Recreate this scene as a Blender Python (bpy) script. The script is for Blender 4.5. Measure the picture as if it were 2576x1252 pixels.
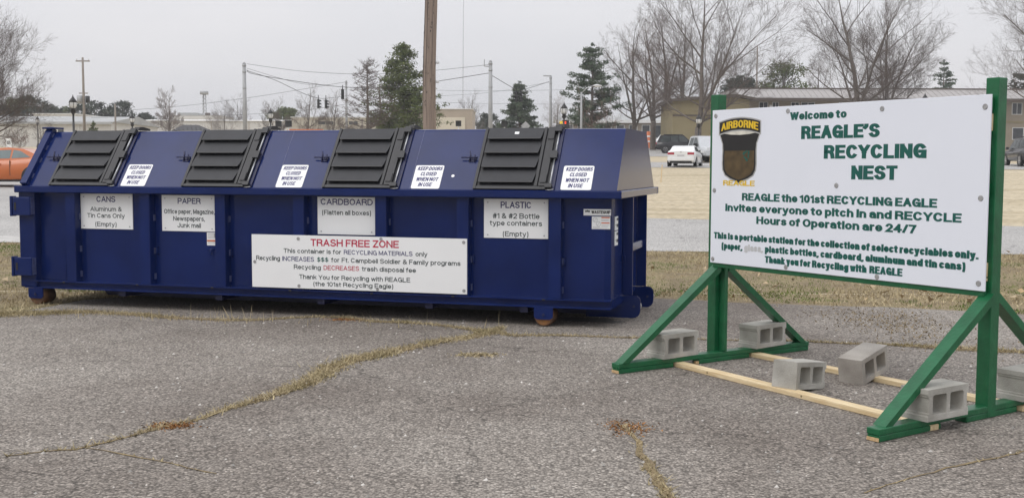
import bpy, bmesh, math, random
import numpy as np
from mathutils import Vector, Matrix, noise
from mathutils.geometry import tessellate_polygon

for o in list(bpy.data.objects):
    bpy.data.objects.remove(o)
scene = bpy.context.scene
COL = scene.collection
R = math.radians

# ------------------------------------------------------------------ camera
EYE = 1.567                     # eye height above the parking lot
FPX, CXP, CYP = 2762.4, 1288.0, 626.0      # focal length / centre for a 2576 px wide frame
PITCH, ROLL = -0.0743, 0.0034
cam = bpy.data.cameras.new('camera')
cam_o = bpy.data.objects.new('camera', cam)
COL.objects.link(cam_o)
cam.sensor_width = 36.0
cam.lens = 36.0 * FPX / 2576.0
cam.clip_start = 0.1
cam.clip_end = 5000
cam_o.matrix_world = (Matrix.Translation((0, 0, EYE)) @ Matrix.Rotation(math.pi / 2 + PITCH, 4, 'X')
                      @ Matrix.Rotation(ROLL, 4, 'Z'))
scene.camera = cam_o

# ------------------------------------------------------------------ sky, sun, exposure
SUN_EL, SUN_AZ = R(52), R(-125)     # azimuth measured from +Y towards +X
w = bpy.data.worlds.new('World'); scene.world = w; w.use_nodes = True
nt = w.node_tree; nt.nodes.clear()
sky = nt.nodes.new('ShaderNodeTexSky'); sky.sky_type = 'NISHITA'; sky.sun_disc = False
sky.sun_elevation = SUN_EL; sky.sun_rotation = SUN_AZ
sky.air_density = 1.0; sky.dust_density = 6.0; sky.ozone_density = 1.0
tc = nt.nodes.new('ShaderNodeTexCoord')
nz = nt.nodes.new('ShaderNodeTexNoise'); nz.inputs['Scale'].default_value = 2.2
nz.inputs['Detail'].default_value = 3; nz.inputs['Roughness'].default_value = .45
mp = nt.nodes.new('ShaderNodeMapping'); mp.inputs['Scale'].default_value = (1, 1, 3.5)
nt.links.new(tc.outputs['Generated'], mp.inputs['Vector']); nt.links.new(mp.outputs['Vector'], nz.inputs['Vector'])
cr = nt.nodes.new('ShaderNodeValToRGB')
cr.color_ramp.elements[0].position = .3; cr.color_ramp.elements[0].color = (.70, .71, .75, 1)
cr.color_ramp.elements[1].position = .7; cr.color_ramp.elements[1].color = (.82, .81, .83, 1)
nt.links.new(nz.outputs['Fac'], cr.inputs['Fac'])
sep = nt.nodes.new('ShaderNodeSeparateXYZ'); nt.links.new(tc.outputs['Generated'], sep.inputs['Vector'])
cie = nt.nodes.new('ShaderNodeMapRange'); cie.inputs['From Min'].default_value = 0; cie.inputs['From Max'].default_value = 1   # overcast law: zenith brighter than horizon
cie.inputs['To Min'].default_value = 9.9; cie.inputs['To Max'].default_value = 19.0
nt.links.new(sep.outputs['Z'], cie.inputs['Value'])
sc_ = nt.nodes.new('ShaderNodeVectorMath'); sc_.operation = 'SCALE'; nt.links.new(cie.outputs['Result'], sc_.inputs['Scale'])
nt.links.new(cr.outputs['Color'], sc_.inputs[0])
mx = nt.nodes.new('ShaderNodeMix'); mx.data_type = 'RGBA'; mx.inputs['Factor'].default_value = .93
nt.links.new(sky.outputs['Color'], mx.inputs['A']); nt.links.new(sc_.outputs['Vector'], mx.inputs['B'])
bg = nt.nodes.new('ShaderNodeBackground'); bg.inputs['Strength'].default_value = 0.1
nt.links.new(mx.outputs['Result'], bg.inputs['Color'])
wo = nt.nodes.new('ShaderNodeOutputWorld'); nt.links.new(bg.outputs['Background'], wo.inputs['Surface'])
sun = bpy.data.lights.new('sun', 'SUN'); sun.energy = 0.9; sun.angle = R(40); sun.color = (1, .97, .93)
sun_o = bpy.data.objects.new('sun', sun); COL.objects.link(sun_o)
sun_dir = Vector((math.sin(SUN_AZ) * math.cos(SUN_EL), math.cos(SUN_AZ) * math.cos(SUN_EL), math.sin(SUN_EL)))
sun_o.rotation_euler = sun_dir.to_track_quat('Z', 'Y').to_euler(); sun_o.location = sun_dir * 60
vs = scene.view_settings
vs.view_transform = 'Standard'; vs.look = 'None'; vs.exposure = 0.0; vs.gamma = 1.0; vs.use_curve_mapping = False

# ------------------------------------------------------------------ materials
MATS = {}
def mat(name, col, rough=.6, var=.12, vscale=6.0, bump=0.0, bscale=40.0, metal=0.0, spec=.5, coat=0.0, island=0.0, col2=None, detail=4.0, stretch=None, bdist=.02):
    """procedural principled material: noise-mixed colour, optional bump and per-island variation"""
    m = bpy.data.materials.new(name); m.use_nodes = True
    n = m.node_tree.nodes; l = m.node_tree.links
    b = n['Principled BSDF']
    b.inputs['Roughness'].default_value = rough; b.inputs['Metallic'].default_value = metal
    b.inputs['Specular IOR Level'].default_value = spec
    if coat:
        b.inputs['Coat Weight'].default_value = coat; b.inputs['Coat Roughness'].default_value = .12
    t = n.new('ShaderNodeTexCoord')
    vec = t.outputs['Object']
    if stretch:
        mpn = n.new('ShaderNodeMapping'); mpn.inputs['Scale'].default_value = stretch
        l.new(vec, mpn.inputs['Vector']); vec = mpn.outputs['Vector']
    nzz = n.new('ShaderNodeTexNoise'); nzz.inputs['Scale'].default_value = vscale; nzz.inputs['Detail'].default_value = detail
    l.new(vec, nzz.inputs['Vector'])
    rp = n.new('ShaderNodeValToRGB')
    c2 = col2 if col2 else tuple(c * (1 + var) for c in col)
    c1 = col if col2 else tuple(c * (1 - var) for c in col)
    rp.color_ramp.elements[0].position = .3; rp.color_ramp.elements[0].color = (*c1, 1)
    rp.color_ramp.elements[1].position = .7; rp.color_ramp.elements[1].color = (*c2, 1)
    l.new(nzz.outputs['Fac'], rp.inputs['Fac'])
    out = rp.outputs['Color']
    if island:
        g = n.new('ShaderNodeNewGeometry')
        mr = n.new('ShaderNodeMapRange'); mr.inputs['To Min'].default_value = 1 - island; mr.inputs['To Max'].default_value = 1 + island
        l.new(g.outputs['Random Per Island'], mr.inputs['Value'])
        vm = n.new('ShaderNodeVectorMath'); vm.operation = 'SCALE'
        l.new(out, vm.inputs[0]); l.new(mr.outputs['Result'], vm.inputs['Scale']); out = vm.outputs['Vector']
    l.new(out, b.inputs['Base Color'])
    if bump:
        n2 = n.new('ShaderNodeTexNoise'); n2.inputs['Scale'].default_value = bscale; n2.inputs['Detail'].default_value = 5
        l.new(vec, n2.inputs['Vector'])
        bp = n.new('ShaderNodeBump'); bp.inputs['Strength'].default_value = bump; bp.inputs['Distance'].default_value = bdist
        l.new(n2.outputs['Fac'], bp.inputs['Height']); l.new(bp.outputs['Normal'], b.inputs['Normal'])
    MATS[name] = m
    return m

# ------------------------------------------------------------------ mesh helpers
class MB:
    """collects simple shapes; build() links them as ONE mesh object"""
    def __init__(s): s.v = []; s.f = []; s.sm = []
    def add(s, vs_, fs, smooth=False):
        k = len(s.v); s.v += [tuple(p) for p in vs_]; s.f += [tuple(i + k for i in f) for f in fs]; s.sm += [smooth] * len(fs); return s
    def box(s, x0, x1, y0, y1, z0, z1, M=None):
        p = [(x, y, z) for z in (z0, z1) for y in (y0, y1) for x in (x0, x1)]
        if M: p = [M @ Vector(q) for q in p]
        return s.add(p, [(0, 2, 3, 1), (4, 5, 7, 6), (0, 1, 5, 4), (2, 6, 7, 3), (0, 4, 6, 2), (1, 3, 7, 5)])
    def cbox(s, x0, x1, y0, y1, z0, z1, b=.004, M=None):
        bm = bmesh.new(); bmesh.ops.create_cube(bm, size=1)
        for v_ in bm.verts:
            v_.co = Vector(((x0 + x1) / 2 + v_.co.x * (x1 - x0), (y0 + y1) / 2 + v_.co.y * (y1 - y0), (z0 + z1) / 2 + v_.co.z * (z1 - z0)))
        bmesh.ops.bevel(bm, geom=bm.edges[:], offset=b, segments=1, affect='EDGES')
        bm.verts.index_update()
        p = [(M @ v_.co) if M else v_.co.copy() for v_ in bm.verts]
        fs = [[q.index for q in f.verts] for f in bm.faces]; bm.free()
        return s.add(p, fs)
    def tube(s, pts, rad, n=8, cap=True, smooth=True):
        pts = [Vector(p) for p in pts]; rs = rad if isinstance(rad, (list, tuple)) else [rad] * len(pts)
        k = len(s.v); prev = None; vs_ = []
        for i, p in enumerate(pts):
            d = (pts[min(i + 1, len(pts) - 1)] - pts[max(i - 1, 0)])
            if d.length < 1e-9: d = Vector((0, 0, 1))
            d.normalize()
            if prev is None: a = d.orthogonal().normalized()
            else:
                a = prev - d * prev.dot(d)
                a = a.normalized() if a.length > 1e-6 else d.orthogonal().normalized()
            prev = a; b = d.cross(a)
            for j in range(n):
                t = 2 * math.pi * j / n
                vs_.append(p + (a * math.cos(t) + b * math.sin(t)) * rs[i])
        fs = []
        for i in range(len(pts) - 1):
            for j in range(n):
                fs.append((i * n + j, i * n + (j + 1) % n, (i + 1) * n + (j + 1) % n, (i + 1) * n + j))
        s.add(vs_, fs, smooth)
        if cap:
            m = (len(pts) - 1) * n
            s.f.append(tuple(k + j for j in reversed(range(n)))); s.f.append(tuple(k + m + j for j in range(n))); s.sm += [False, False]
        return s
    def prism(s, poly, axis, a0, a1, M=None):
        """polygon (2D list) extruded along axis; axis 'y': poly=(x,z); 'x': poly=(y,z); 'z': poly=(x,y)"""
        def p3(q, a):
            return {'y': (q[0], a, q[1]), 'x': (a, q[0], q[1]), 'z': (q[0], q[1], a)}[axis]
        n = len(poly); vs_ = [p3(q, a0) for q in poly] + [p3(q, a1) for q in poly]
        if M: vs_ = [M @ Vector(q) for q in vs_]
        fs = [tuple(range(n)), tuple(reversed(range(n, 2 * n)))] + [(i, i + n, (i + 1) % n + n, (i + 1) % n) for i in range(n)]
        return s.add(vs_, fs)
    def quad(s, a, b, c, d): return s.add([a, b, c, d], [(0, 1, 2, 3)])
    def loft(s, rings, closed=True, caps=True, smooth=True):
        n = len(rings[0]); vs_ = [p for r_ in rings for p in r_]; fs = []
        for i in range(len(rings) - 1):
            for j in range(n if closed else n - 1):
                fs.append((i * n + j, i * n + (j + 1) % n, (i + 1) * n + (j + 1) % n, (i + 1) * n + j))
        s.add(vs_, fs, smooth)
        if caps:
            k = len(s.v) - len(vs_); m = (len(rings) - 1) * n
            s.f.append(tuple(k + j for j in reversed(range(n)))); s.f.append(tuple(k + m + j for j in range(n))); s.sm += [False, False]
        return s
    def build(s, name, m, parent=None, fix=True):
        me = bpy.data.meshes.new(name); me.from_pydata(s.v, [], s.f); me.update()
        if fix:
            bm = bmesh.new(); bm.from_mesh(me); bmesh.ops.recalc_face_normals(bm, faces=bm.faces[:]); bm.to_mesh(me); bm.free()
        me.polygons.foreach_set('use_smooth', s.sm)
        me.materials.append(MATS[m] if isinstance(m, str) else m)
        o = bpy.data.objects.new(name, me); COL.objects.link(o)
        if parent: o.parent = parent
        return o

def npmesh(name, verts, faces, m, parent=None):
    """big triangle/quad meshes from numpy arrays"""
    me = bpy.data.meshes.new(name); k = faces.shape[1]
    me.vertices.add(len(verts)); me.vertices.foreach_set('co', verts.astype(np.float32).ravel())
    me.loops.add(faces.size); me.loops.foreach_set('vertex_index', faces.astype(np.int32).ravel())
    me.polygons.add(len(faces)); me.polygons.foreach_set('loop_start', np.arange(0, faces.size, k, dtype=np.int32))
    me.update(calc_edges=True)
    me.materials.append(MATS[m] if isinstance(m, str) else m)
    o = bpy.data.objects.new(name, me); COL.objects.link(o)
    if parent: o.parent = parent
    return o

def tag(o, label=None, cat=None, group=None, kind=None):
    if label: o['label'] = label
    if cat: o['category'] = cat
    if group: o['group'] = group
    if kind: o['kind'] = kind
    return o
def thing(name, label, cat, loc=(0, 0, 0), rz=0.0, group=None):
    o = bpy.data.objects.new(name, None); COL.objects.link(o); o.empty_display_size = .2
    o.location = loc; o.rotation_euler = (0, 0, rz)
    return tag(o, label, cat, group)
def copy_tree(o, parent=None):
    c = o.copy(); COL.objects.link(c); c.parent = parent
    for ch in list(o.children): copy_tree(ch, c)
    return c

# ------------------------------------------------------------------ terrain and pixel -> place
def zg(Y):
    """the lot is flat; beyond it the ground climbs about three per cent"""
    if Y < 13.6: return 0.0
    if Y < 15.6: return .03 * (Y - 13.6) ** 2 / 4.0
    if Y < 320: return .03 * (Y - 14.6)
    return .03 * (320 - 14.6)
def at(px, py, Y):
    """point at depth Y seen at that spot of the 2576 x 1252 photograph (used to find real positions and sizes)"""
    x = px - CXP; y = py - CYP
    c, s_ = math.cos(ROLL), math.sin(ROLL)
    x, y = c * x + s_ * y, -s_ * x + c * y
    u = -y / FPX; cp, sp = math.cos(PITCH), math.sin(PITCH)
    d = Vector((x / FPX, cp - sp * u, sp + cp * u))
    return Vector((0, 0, EYE)) + d * (Y / d.y)
def ground_at(px, Y):
    return Vector(((px - CXP) / FPX * Y, Y, zg(Y)))
def gp(px, py):
    """spot on the flat lot"""
    d = at(px, py, 1.0) - Vector((0, 0, EYE)); t = -EYE / d.z
    return (d.x * t, d.y * t)
def hgt(px, py, Y): return at(px, py, Y).z - zg(Y)

# ------------------------------------------------------------------ lettering: block letters drawn as strokes, flat meshes on the surface
def _arc(cx_, cy_, rx, ry, a0, a1, n=9): return [(cx_ + rx * math.cos(R(a0 + (a1 - a0) * i / n)), cy_ + ry * math.sin(R(a0 + (a1 - a0) * i / n))) for i in range(n + 1)]
XH = .72     # x-height
def _bowl(a0, a1, n=12): return _arc(.5, XH / 2, .5, XH / 2, a0, a1, n)
GL = {   # glyph: (width, [strokes in 0..1 box])
 'A': (.74, [[(0, 0), (.5, 1)], [(.5, 1), (1, 0)], [(.2, .32), (.8, .32)]]), 'B': (.68, [[(0, 0), (0, 1)], [(0, 1), (.58, 1)] + _arc(.58, .77, .38, .23, 90, -90)[1:] + [(0, .54)], [(0, .54), (.6, .54)] + _arc(.6, .27, .4, .27, 90, -90)[1:] + [(0, 0)]]),
 'C': (.72, [_arc(.5, .5, .5, .5, 42, 318, 16)]), 'D': (.70, [[(0, .5), (0, 1), (.45, 1)] + _arc(.45, .5, .55, .5, 90, -90, 12)[1:] + [(0, 0), (0, .5)]]),
 'E': (.60, [[(1, 1), (0, 1), (0, 0), (1, 0)], [(0, .52), (.88, .52)]]), 'F': (.56, [[(1, 1), (0, 1), (0, 0)], [(0, .5), (.85, .5)]]),
 'G': (.74, [_arc(.5, .5, .5, .5, 42, 345, 16), [(1, 0), (1, .46), (.58, .46)]]), 'H': (.70, [[(0, 0), (0, 1)], [(1, 0), (1, 1)], [(0, .52), (1, .52)]]),
 'I': (.0, [[(.5, 0), (.5, 1)]]), 'J': (.52, [[(1, 1), (1, .3)] + _arc(.5, .3, .5, .3, 0, -170, 8)[1:]]), 'K': (.70, [[(0, 0), (0, 1)], [(.95, 1), (.05, .42)], [(.32, .6), (1, 0)]]),
 'L': (.56, [[(0, 1), (0, 0), (1, 0)]]), 'M': (.84, [[(0, 0), (0, 1)], [(1, 0), (1, 1)], [(0, 1), (.5, .08)], [(1, 1), (.5, .08)]]), 'N': (.70, [[(0, 0), (0, 1)], [(1, 0), (1, 1)], [(.03, 1), (.97, 0)]]),
 'O': (.76, [_arc(.5, .5, .5, .5, 0, 360, 20)]), 'P': (.64, [[(0, 0), (0, 1), (.58, 1)] + _arc(.58, .73, .42, .27, 90, -90)[1:] + [(0, .46)]]),
 'Q': (.76, [_arc(.5, .5, .5, .5, 0, 360, 20), [(.6, .28), (1, 0)]]), 'R': (.68, [[(0, 0), (0, 1), (.58, 1)] + _arc(.58, .75, .38, .25, 90, -90)[1:] + [(0, .5)], [(.5, .5), (.82, .42), (.94, .25), (1, 0)]]),
 'S': (.66, [_arc(.5, .755, .46, .245, 25, 180, 9) + _arc(.5, .755, .46, .245, 180, 262, 5)[1:] + _arc(.5, .255, .5, .255, 82, 0, 5) + _arc(.5, .255, .5, .255, 0, -158, 9)[1:]]),
 'T': (.62, [[(0, 1), (1, 1)], [(.5, 1), (.5, 0)]]), 'U': (.70, [[(0, 1), (0, .4)] + _arc(.5, .4, .5, .4, 180, 360, 12)[1:] + [(1, 1)]]), 'V': (.70, [[(0, 1), (.5, 0)], [(.5, 0), (1, 1)]]),
 'W': (1.05, [[(0, 1), (.24, 0)], [(.24, 0), (.5, .95)], [(.5, .95), (.76, 0)], [(.76, 0), (1, 1)]]), 'X': (.68, [[(0, 0), (1, 1)], [(0, 1), (1, 0)]]), 'Y': (.70, [[(0, 1), (.5, .45)], [(1, 1), (.5, .45)], [(.5, .5), (.5, 0)]]), 'Z': (.62, [[(0, 1), (1, 1)], [(.97, 1), (.03, 0)], [(0, 0), (1, 0)]]),
 'a': (.50, [_arc(.48, .5, .46, .22, 160, 60, 5) + [(1, .5), (1, 0)], _arc(.45, .21, .45, .21, 40, 320, 12) + [(1, .14)], [(1, .42), (.5, .42)]]),
 'b': (.54, [[(0, 0), (0, 1)], _bowl(180, -180, 16)]), 'c': (.50, [_bowl(45, 315, 12)]), 'd': (.54, [[(1, 0), (1, 1)], _bowl(0, 360, 16)]),
 'e': (.52, [[(.04, XH * .5), (1, XH * .5)] + _bowl(0, 318, 13)[1:]]), 'f': (.26, [[(.3, 0), (.3, .8)] + _arc(.85, .8, .55, .2, 180, 90, 4)[1:], [(-.15, XH), (1, XH)]]),
 'g': (.54, [_bowl(0, 360, 16), [(1, XH), (1, -.08)] + _arc(.5, -.08, .5, .19, 0, -155, 7)[1:]]), 'h': (.52, [[(0, 0), (0, 1)], [(0, .4)] + _arc(.5, .42, .5, .30, 180, 0, 8) + [(1, 0)]]),
 'i': (.0, [[(.5, 0), (.5, XH)], [(.5, .97), (.5, 1.0)]]), 'j': (.1, [[(.8, XH), (.8, -.1), (.4, -.26)], [(.8, .97), (.8, 1.)]]), 'k': (.52, [[(0, 0), (0, 1)], [(.9, XH), (.05, .3)], [(.35, .45), (1, 0)]]),
 'l': (.0, [[(.5, 0), (.5, 1)]]), 'm': (.86, [[(0, 0), (0, XH)], _arc(.25, .44, .25, .28, 170, 0, 7) + [(.5, 0)], _arc(.75, .44, .25, .28, 170, 0, 7) + [(1, 0)]]),
 'n': (.52, [[(0, 0), (0, XH)], _arc(.5, .42, .5, .30, 175, 0, 8) + [(1, 0)]]), 'o': (.54, [_bowl(0, 360, 16)]), 'p': (.54, [[(0, -.27), (0, XH)], _bowl(180, -180, 16)]), 'q': (.54, [[(1, -.27), (1, XH)], _bowl(0, 360, 16)]),
 'r': (.28, [[(0, 0), (0, XH)], _arc(.9, .44, .9, .26, 165, 90, 4)]), 's': (.46, [_arc(.5, XH * .755, .44, XH * .245, 25, 262, 11) + _arc(.5, XH * .255, .5, XH * .255, 82, -158, 11)]),
 't': (.26, [[(.35, .92), (.35, .2)] + _arc(.85, .2, .5, .2, 180, 270, 4)[1:], [(-.15, XH), (1, XH)]]), 'u': (.52, [[(0, XH), (0, .3)] + _arc(.5, .3, .5, .3, 180, 350, 8)[1:], [(1, XH), (1, 0)]]),
 'v': (.54, [[(0, XH), (.5, 0)], [(.5, 0), (1, XH)]]), 'w': (.84, [[(0, XH), (.24, 0)], [(.24, 0), (.5, XH * .95)], [(.5, XH * .95), (.76, 0)], [(.76, 0), (1, XH)]]), 'x': (.54, [[(0, 0), (1, XH)], [(0, XH), (1, 0)]]), 'y': (.54, [[(0, XH), (.52, .02)], [(1, XH), (.4, -.24), (.08, -.26)]]), 'z': (.48, [[(0, XH), (1, XH)], [(.95, XH), (.05, 0)], [(0, 0), (1, 0)]]),
 '0': (.56, [_arc(.5, .5, .5, .5, 0, 360, 18)]), '1': (.24, [[(0, .78), (.7, .9), (1, 1), (1, 0)]]), '2': (.54, [_arc(.5, .7, .48, .3, 165, -20, 9) + [(.02, .0), (1, 0)]]), '4': (.60, [[(.75, 0), (.75, 1)], [(.72, .98), (.02, .3)], [(0, .3), (1.05, .3)]]),
 '5': (.54, [[(.92, 1), (.12, 1), (.05, .55), (.3, .62)] + _arc(.45, .31, .53, .31, 85, -155, 10)]), '7': (.52, [[(0, 1), (1, 1)], [(.97, 1), (.3, 0)]]),
 '&': (.70, [[(1, 0), (.18, .72)] + _arc(.42, .82, .25, .18, 200, -30, 8) + [(.1, .36)] + _arc(.4, .22, .38, .22, 150, 320, 6) + [(.95, .45)]]), '(': (.16, [_arc(1, .4, 1, .68, 115, 245, 8)]), ')': (.16, [_arc(0, .4, 1, .68, 65, -65, 8)]),
 ',': (.0, [[(.5, .0), (.5, -.03), (.2, -.12)]]), '.': (.0, [[(.5, 0), (.5, .02)]]), '\u2019': (.0, [[(.5, 1), (.5, .9), (.2, .78)]]), '#': (.58, [[(.2, 0), (.4, 1)], [(.65, 0), (.85, 1)], [(0, .35), (.95, .35)], [(.08, .68), (1.03, .68)]]),
 '$': (.54, [_arc(.5, .72, .46, .2, 25, 262, 11) + _arc(.5, .29, .5, .21, 82, -158, 11), [(.5, -.06), (.5, 1.06)]]), '/': (.34, [[(0, 0), (1, 1)]]), ' ': (.12, [])}
def _stroke(pts_, hw, ymin, ymax):
    """thicken a polyline: mitred strip with square ends"""
    P_ = [Vector(p) for p in pts_]
    Q = [P_[0]]
    for p in P_[1:]:
        if (p - Q[-1]).length > 1e-6: Q.append(p)
    if len(Q) < 2: return [], []
    closed = (Q[0] - Q[-1]).length < 1e-5 and len(Q) > 3
    if closed: Q = Q[:-1]
    else:
        Q[0] = Q[0] + (Q[0] - Q[1]).normalized() * hw; Q[-1] = Q[-1] + (Q[-1] - Q[-2]).normalized() * hw
    n = len(Q); L, Rr = [], []
    for i in range(n):
        if closed or 0 < i < n - 1:
            d0 = (Q[i] - Q[i - 1]).normalized(); d1 = (Q[(i + 1) % n] - Q[i]).normalized(); n0 = Vector((-d0.y, d0.x)); n1 = Vector((-d1.y, d1.x)); m = n0 + n1
            m = m.normalized() if m.length > 1e-4 else n0; k = hw / max(.42, m.dot(n0))
        else:
            d = (Q[1] - Q[0] if i == 0 else Q[-1] - Q[-2]).normalized(); m = Vector((-d.y, d.x)); k = hw
        L.append(Q[i] + m * k); Rr.append(Q[i] - m * k)
    cl = lambda p: (p.x, min(ymax, max(ymin, p.y)))
    vs_ = [cl(p) for p in L] + [cl(p) for p in Rr]
    return vs_, [(i, n + i, n + (i + 1) % n, (i + 1) % n) for i in range(n if closed else n - 1)]
def lettering(body, m, parent, u0, u1, base, cap, place, bold=.12, shear=0.0, label=None, letters=False):
    """text fitted between u0..u1 on a baseline; bold = stroke width / cap height; place(u, v, lift) gives the point on the surface"""
    st = bold * cap; ay = 1 - .9 * max(0, bold - .1) if bold < .25 else .56; sv = st * ay; gap = max(.05, .15 - .3 * bold); spw = [GL[c][0] for c in body]; k = len(body)
    fixed = sum(0 if c == ' ' else st for c in body); flex = sum(spw) + gap * (k - 1) + .12 * body.count(' ')
    s_ = max(.2 * cap, (u1 - u0 - fixed)) / flex
    x = u0; out = MB(); objs = []
    for c in body:
        w_, strokes = GL[c]; W_ = w_ * s_; b = out if not letters else MB()
        low = min([p[1] for q in strokes for p in q] + [0])
        for j, q in enumerate(strokes):
            f_ = lambda p: (x + st / 2 + p[0] * W_ if w_ else x + st / 2 + (p[0] - .5) * st, base + sv / 2 + p[1] * (cap - sv) if p[1] >= 0 else base + sv / 2 + p[1] * cap)
            ymn = base if low >= 0 else base + low * cap - .02 * cap
            if c in '()': ymn = base - .3 * cap
            top_ = max(p[1] for p in q); top_ = (XH * (cap - sv) + sv) if abs(top_ - XH) < .02 else cap * (1.07 if c in '$' else 1.0)
            v_, fs = _stroke([(p[0], (p[1] - base) / ay) for p in map(f_, q)], st / 2, (ymn - base) / ay, top_ / ay)
            v_ = [(p[0], base + p[1] * ay) for p in v_]
            b.add([place(p[0] + shear * (p[1] - base), p[1], .00012 * j) for p in v_], fs)
        if letters and c != ' ':
            objs.append(b.build('letter', m, parent, fix=False))
        x += W_ + (st if c != ' ' else .12 * s_) + gap * s_
    if not letters:
        o = out.build('lettering', m, parent, fix=False); o['kind'] = 'stuff'
        if label: o['label'] = label
        return o

# ------------------------------------------------------------------ material library
mat('navy_paint', (.0065, .018, .098), .15, .16, 2.2, bump=.035, bscale=3, spec=.26, bdist=.012)
mat('navy_dark', (.010, .013, .06), .45, .2, 5, bump=.1, bscale=12)
mat('lid_plastic', (.018, .019, .023), .44, .18, 9, bump=.15, bscale=150, bdist=.003)
mat('rusty_steel', (.16, .075, .03), .8, col2=(.07, .045, .035), vscale=14, bump=.3, bscale=60)
mat('orange_rust', (.34, .15, .04), .8, col2=(.14, .07, .035), vscale=18, bump=.3, bscale=60)
mat('weld_grey', (.07, .085, .19), .45, .3, 30)
mat('bare_steel', (.45, .46, .48), .35, .2, 20, metal=.8)
mat('placard_white', (.86, .87, .87), .32, .015, 3)
mat('sign_white', (.78, .81, .88), .28, .012, 2)
mat('print_navy', (.02, .02, .13), .5, .03)
mat('print_dark', (.010, .028, .028), .5, .03)
mat('print_red', (.5, .016, .06), .5, .03)
mat('print_green', (.0, .095, .075), .5, .05, 4)
mat('print_faded', (.56, .57, .58), .6, .05, 30)
mat('print_yellow', (.75, .5, .02), .5, .05)
mat('print_black', (.012, .011, .011), .5, .1)
mat('print_orange', (.6, .13, .03), .5, .05)
mat('print_grey', (.33, .33, .34), .5, .1, 40)
mat('print_silver', (.42, .42, .41), .4, .2, 14)
mat('print_pale', (.62, .60, .52), .4, .2, 14)
mat('print_brown', (.055, .036, .014), .6, col2=(.11, .072, .028), vscale=16)
mat('washer_steel', (.38, .38, .38), .4, .2, 60, metal=.5)
mat('green_paint', (.006, .11, .040), .36, .22, 9, bump=.35, bscale=45, bdist=.006, detail=8)
mat('raw_pine', (.58, .42, .22), .7, col2=(.80, .67, .44), vscale=5, stretch=(.8, 12, 12), bump=.15, bscale=14)
mat('raw_end', (.55, .38, .2), .8, .2, 60)
def concrete(name, a, b):
    m = mat(name, a, .92, col2=b, vscale=4.5, detail=9, bump=.55, bscale=110, bdist=.006)
    n = m.node_tree.nodes; l = m.node_tree.links
    t = n.new('ShaderNodeTexVoronoi'); t.inputs['Scale'].default_value = 95
    tcn = n.new('ShaderNodeTexCoord'); l.new(tcn.outputs['Object'], t.inputs['Vector'])
    cr_ = n.new('ShaderNodeValToRGB'); cr_.color_ramp.elements[0].position = .0; cr_.color_ramp.elements[0].color = (.45, .45, .45, 1)
    cr_.color_ramp.elements[1].position = .28; cr_.color_ramp.elements[1].color = (1, 1, 1, 1)
    l.new(t.outputs['Distance'], cr_.inputs['Fac'])
    mm = n.new('ShaderNodeMix'); mm.data_type = 'RGBA'; mm.blend_type = 'MULTIPLY'; mm.inputs['Factor'].default_value = .55
    bs = n['Principled BSDF']; src = bs.inputs['Base Color'].links[0].from_socket
    l.new(src, mm.inputs['A']); l.new(cr_.outputs['Color'], mm.inputs['B']); l.new(mm.outputs['Result'], bs.inputs['Base Color'])
concrete('block_grey', (.29, .28, .248), (.51, .495, .45))
concrete('block_warm', (.28, .255, .225), (.47, .44, .40))
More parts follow.
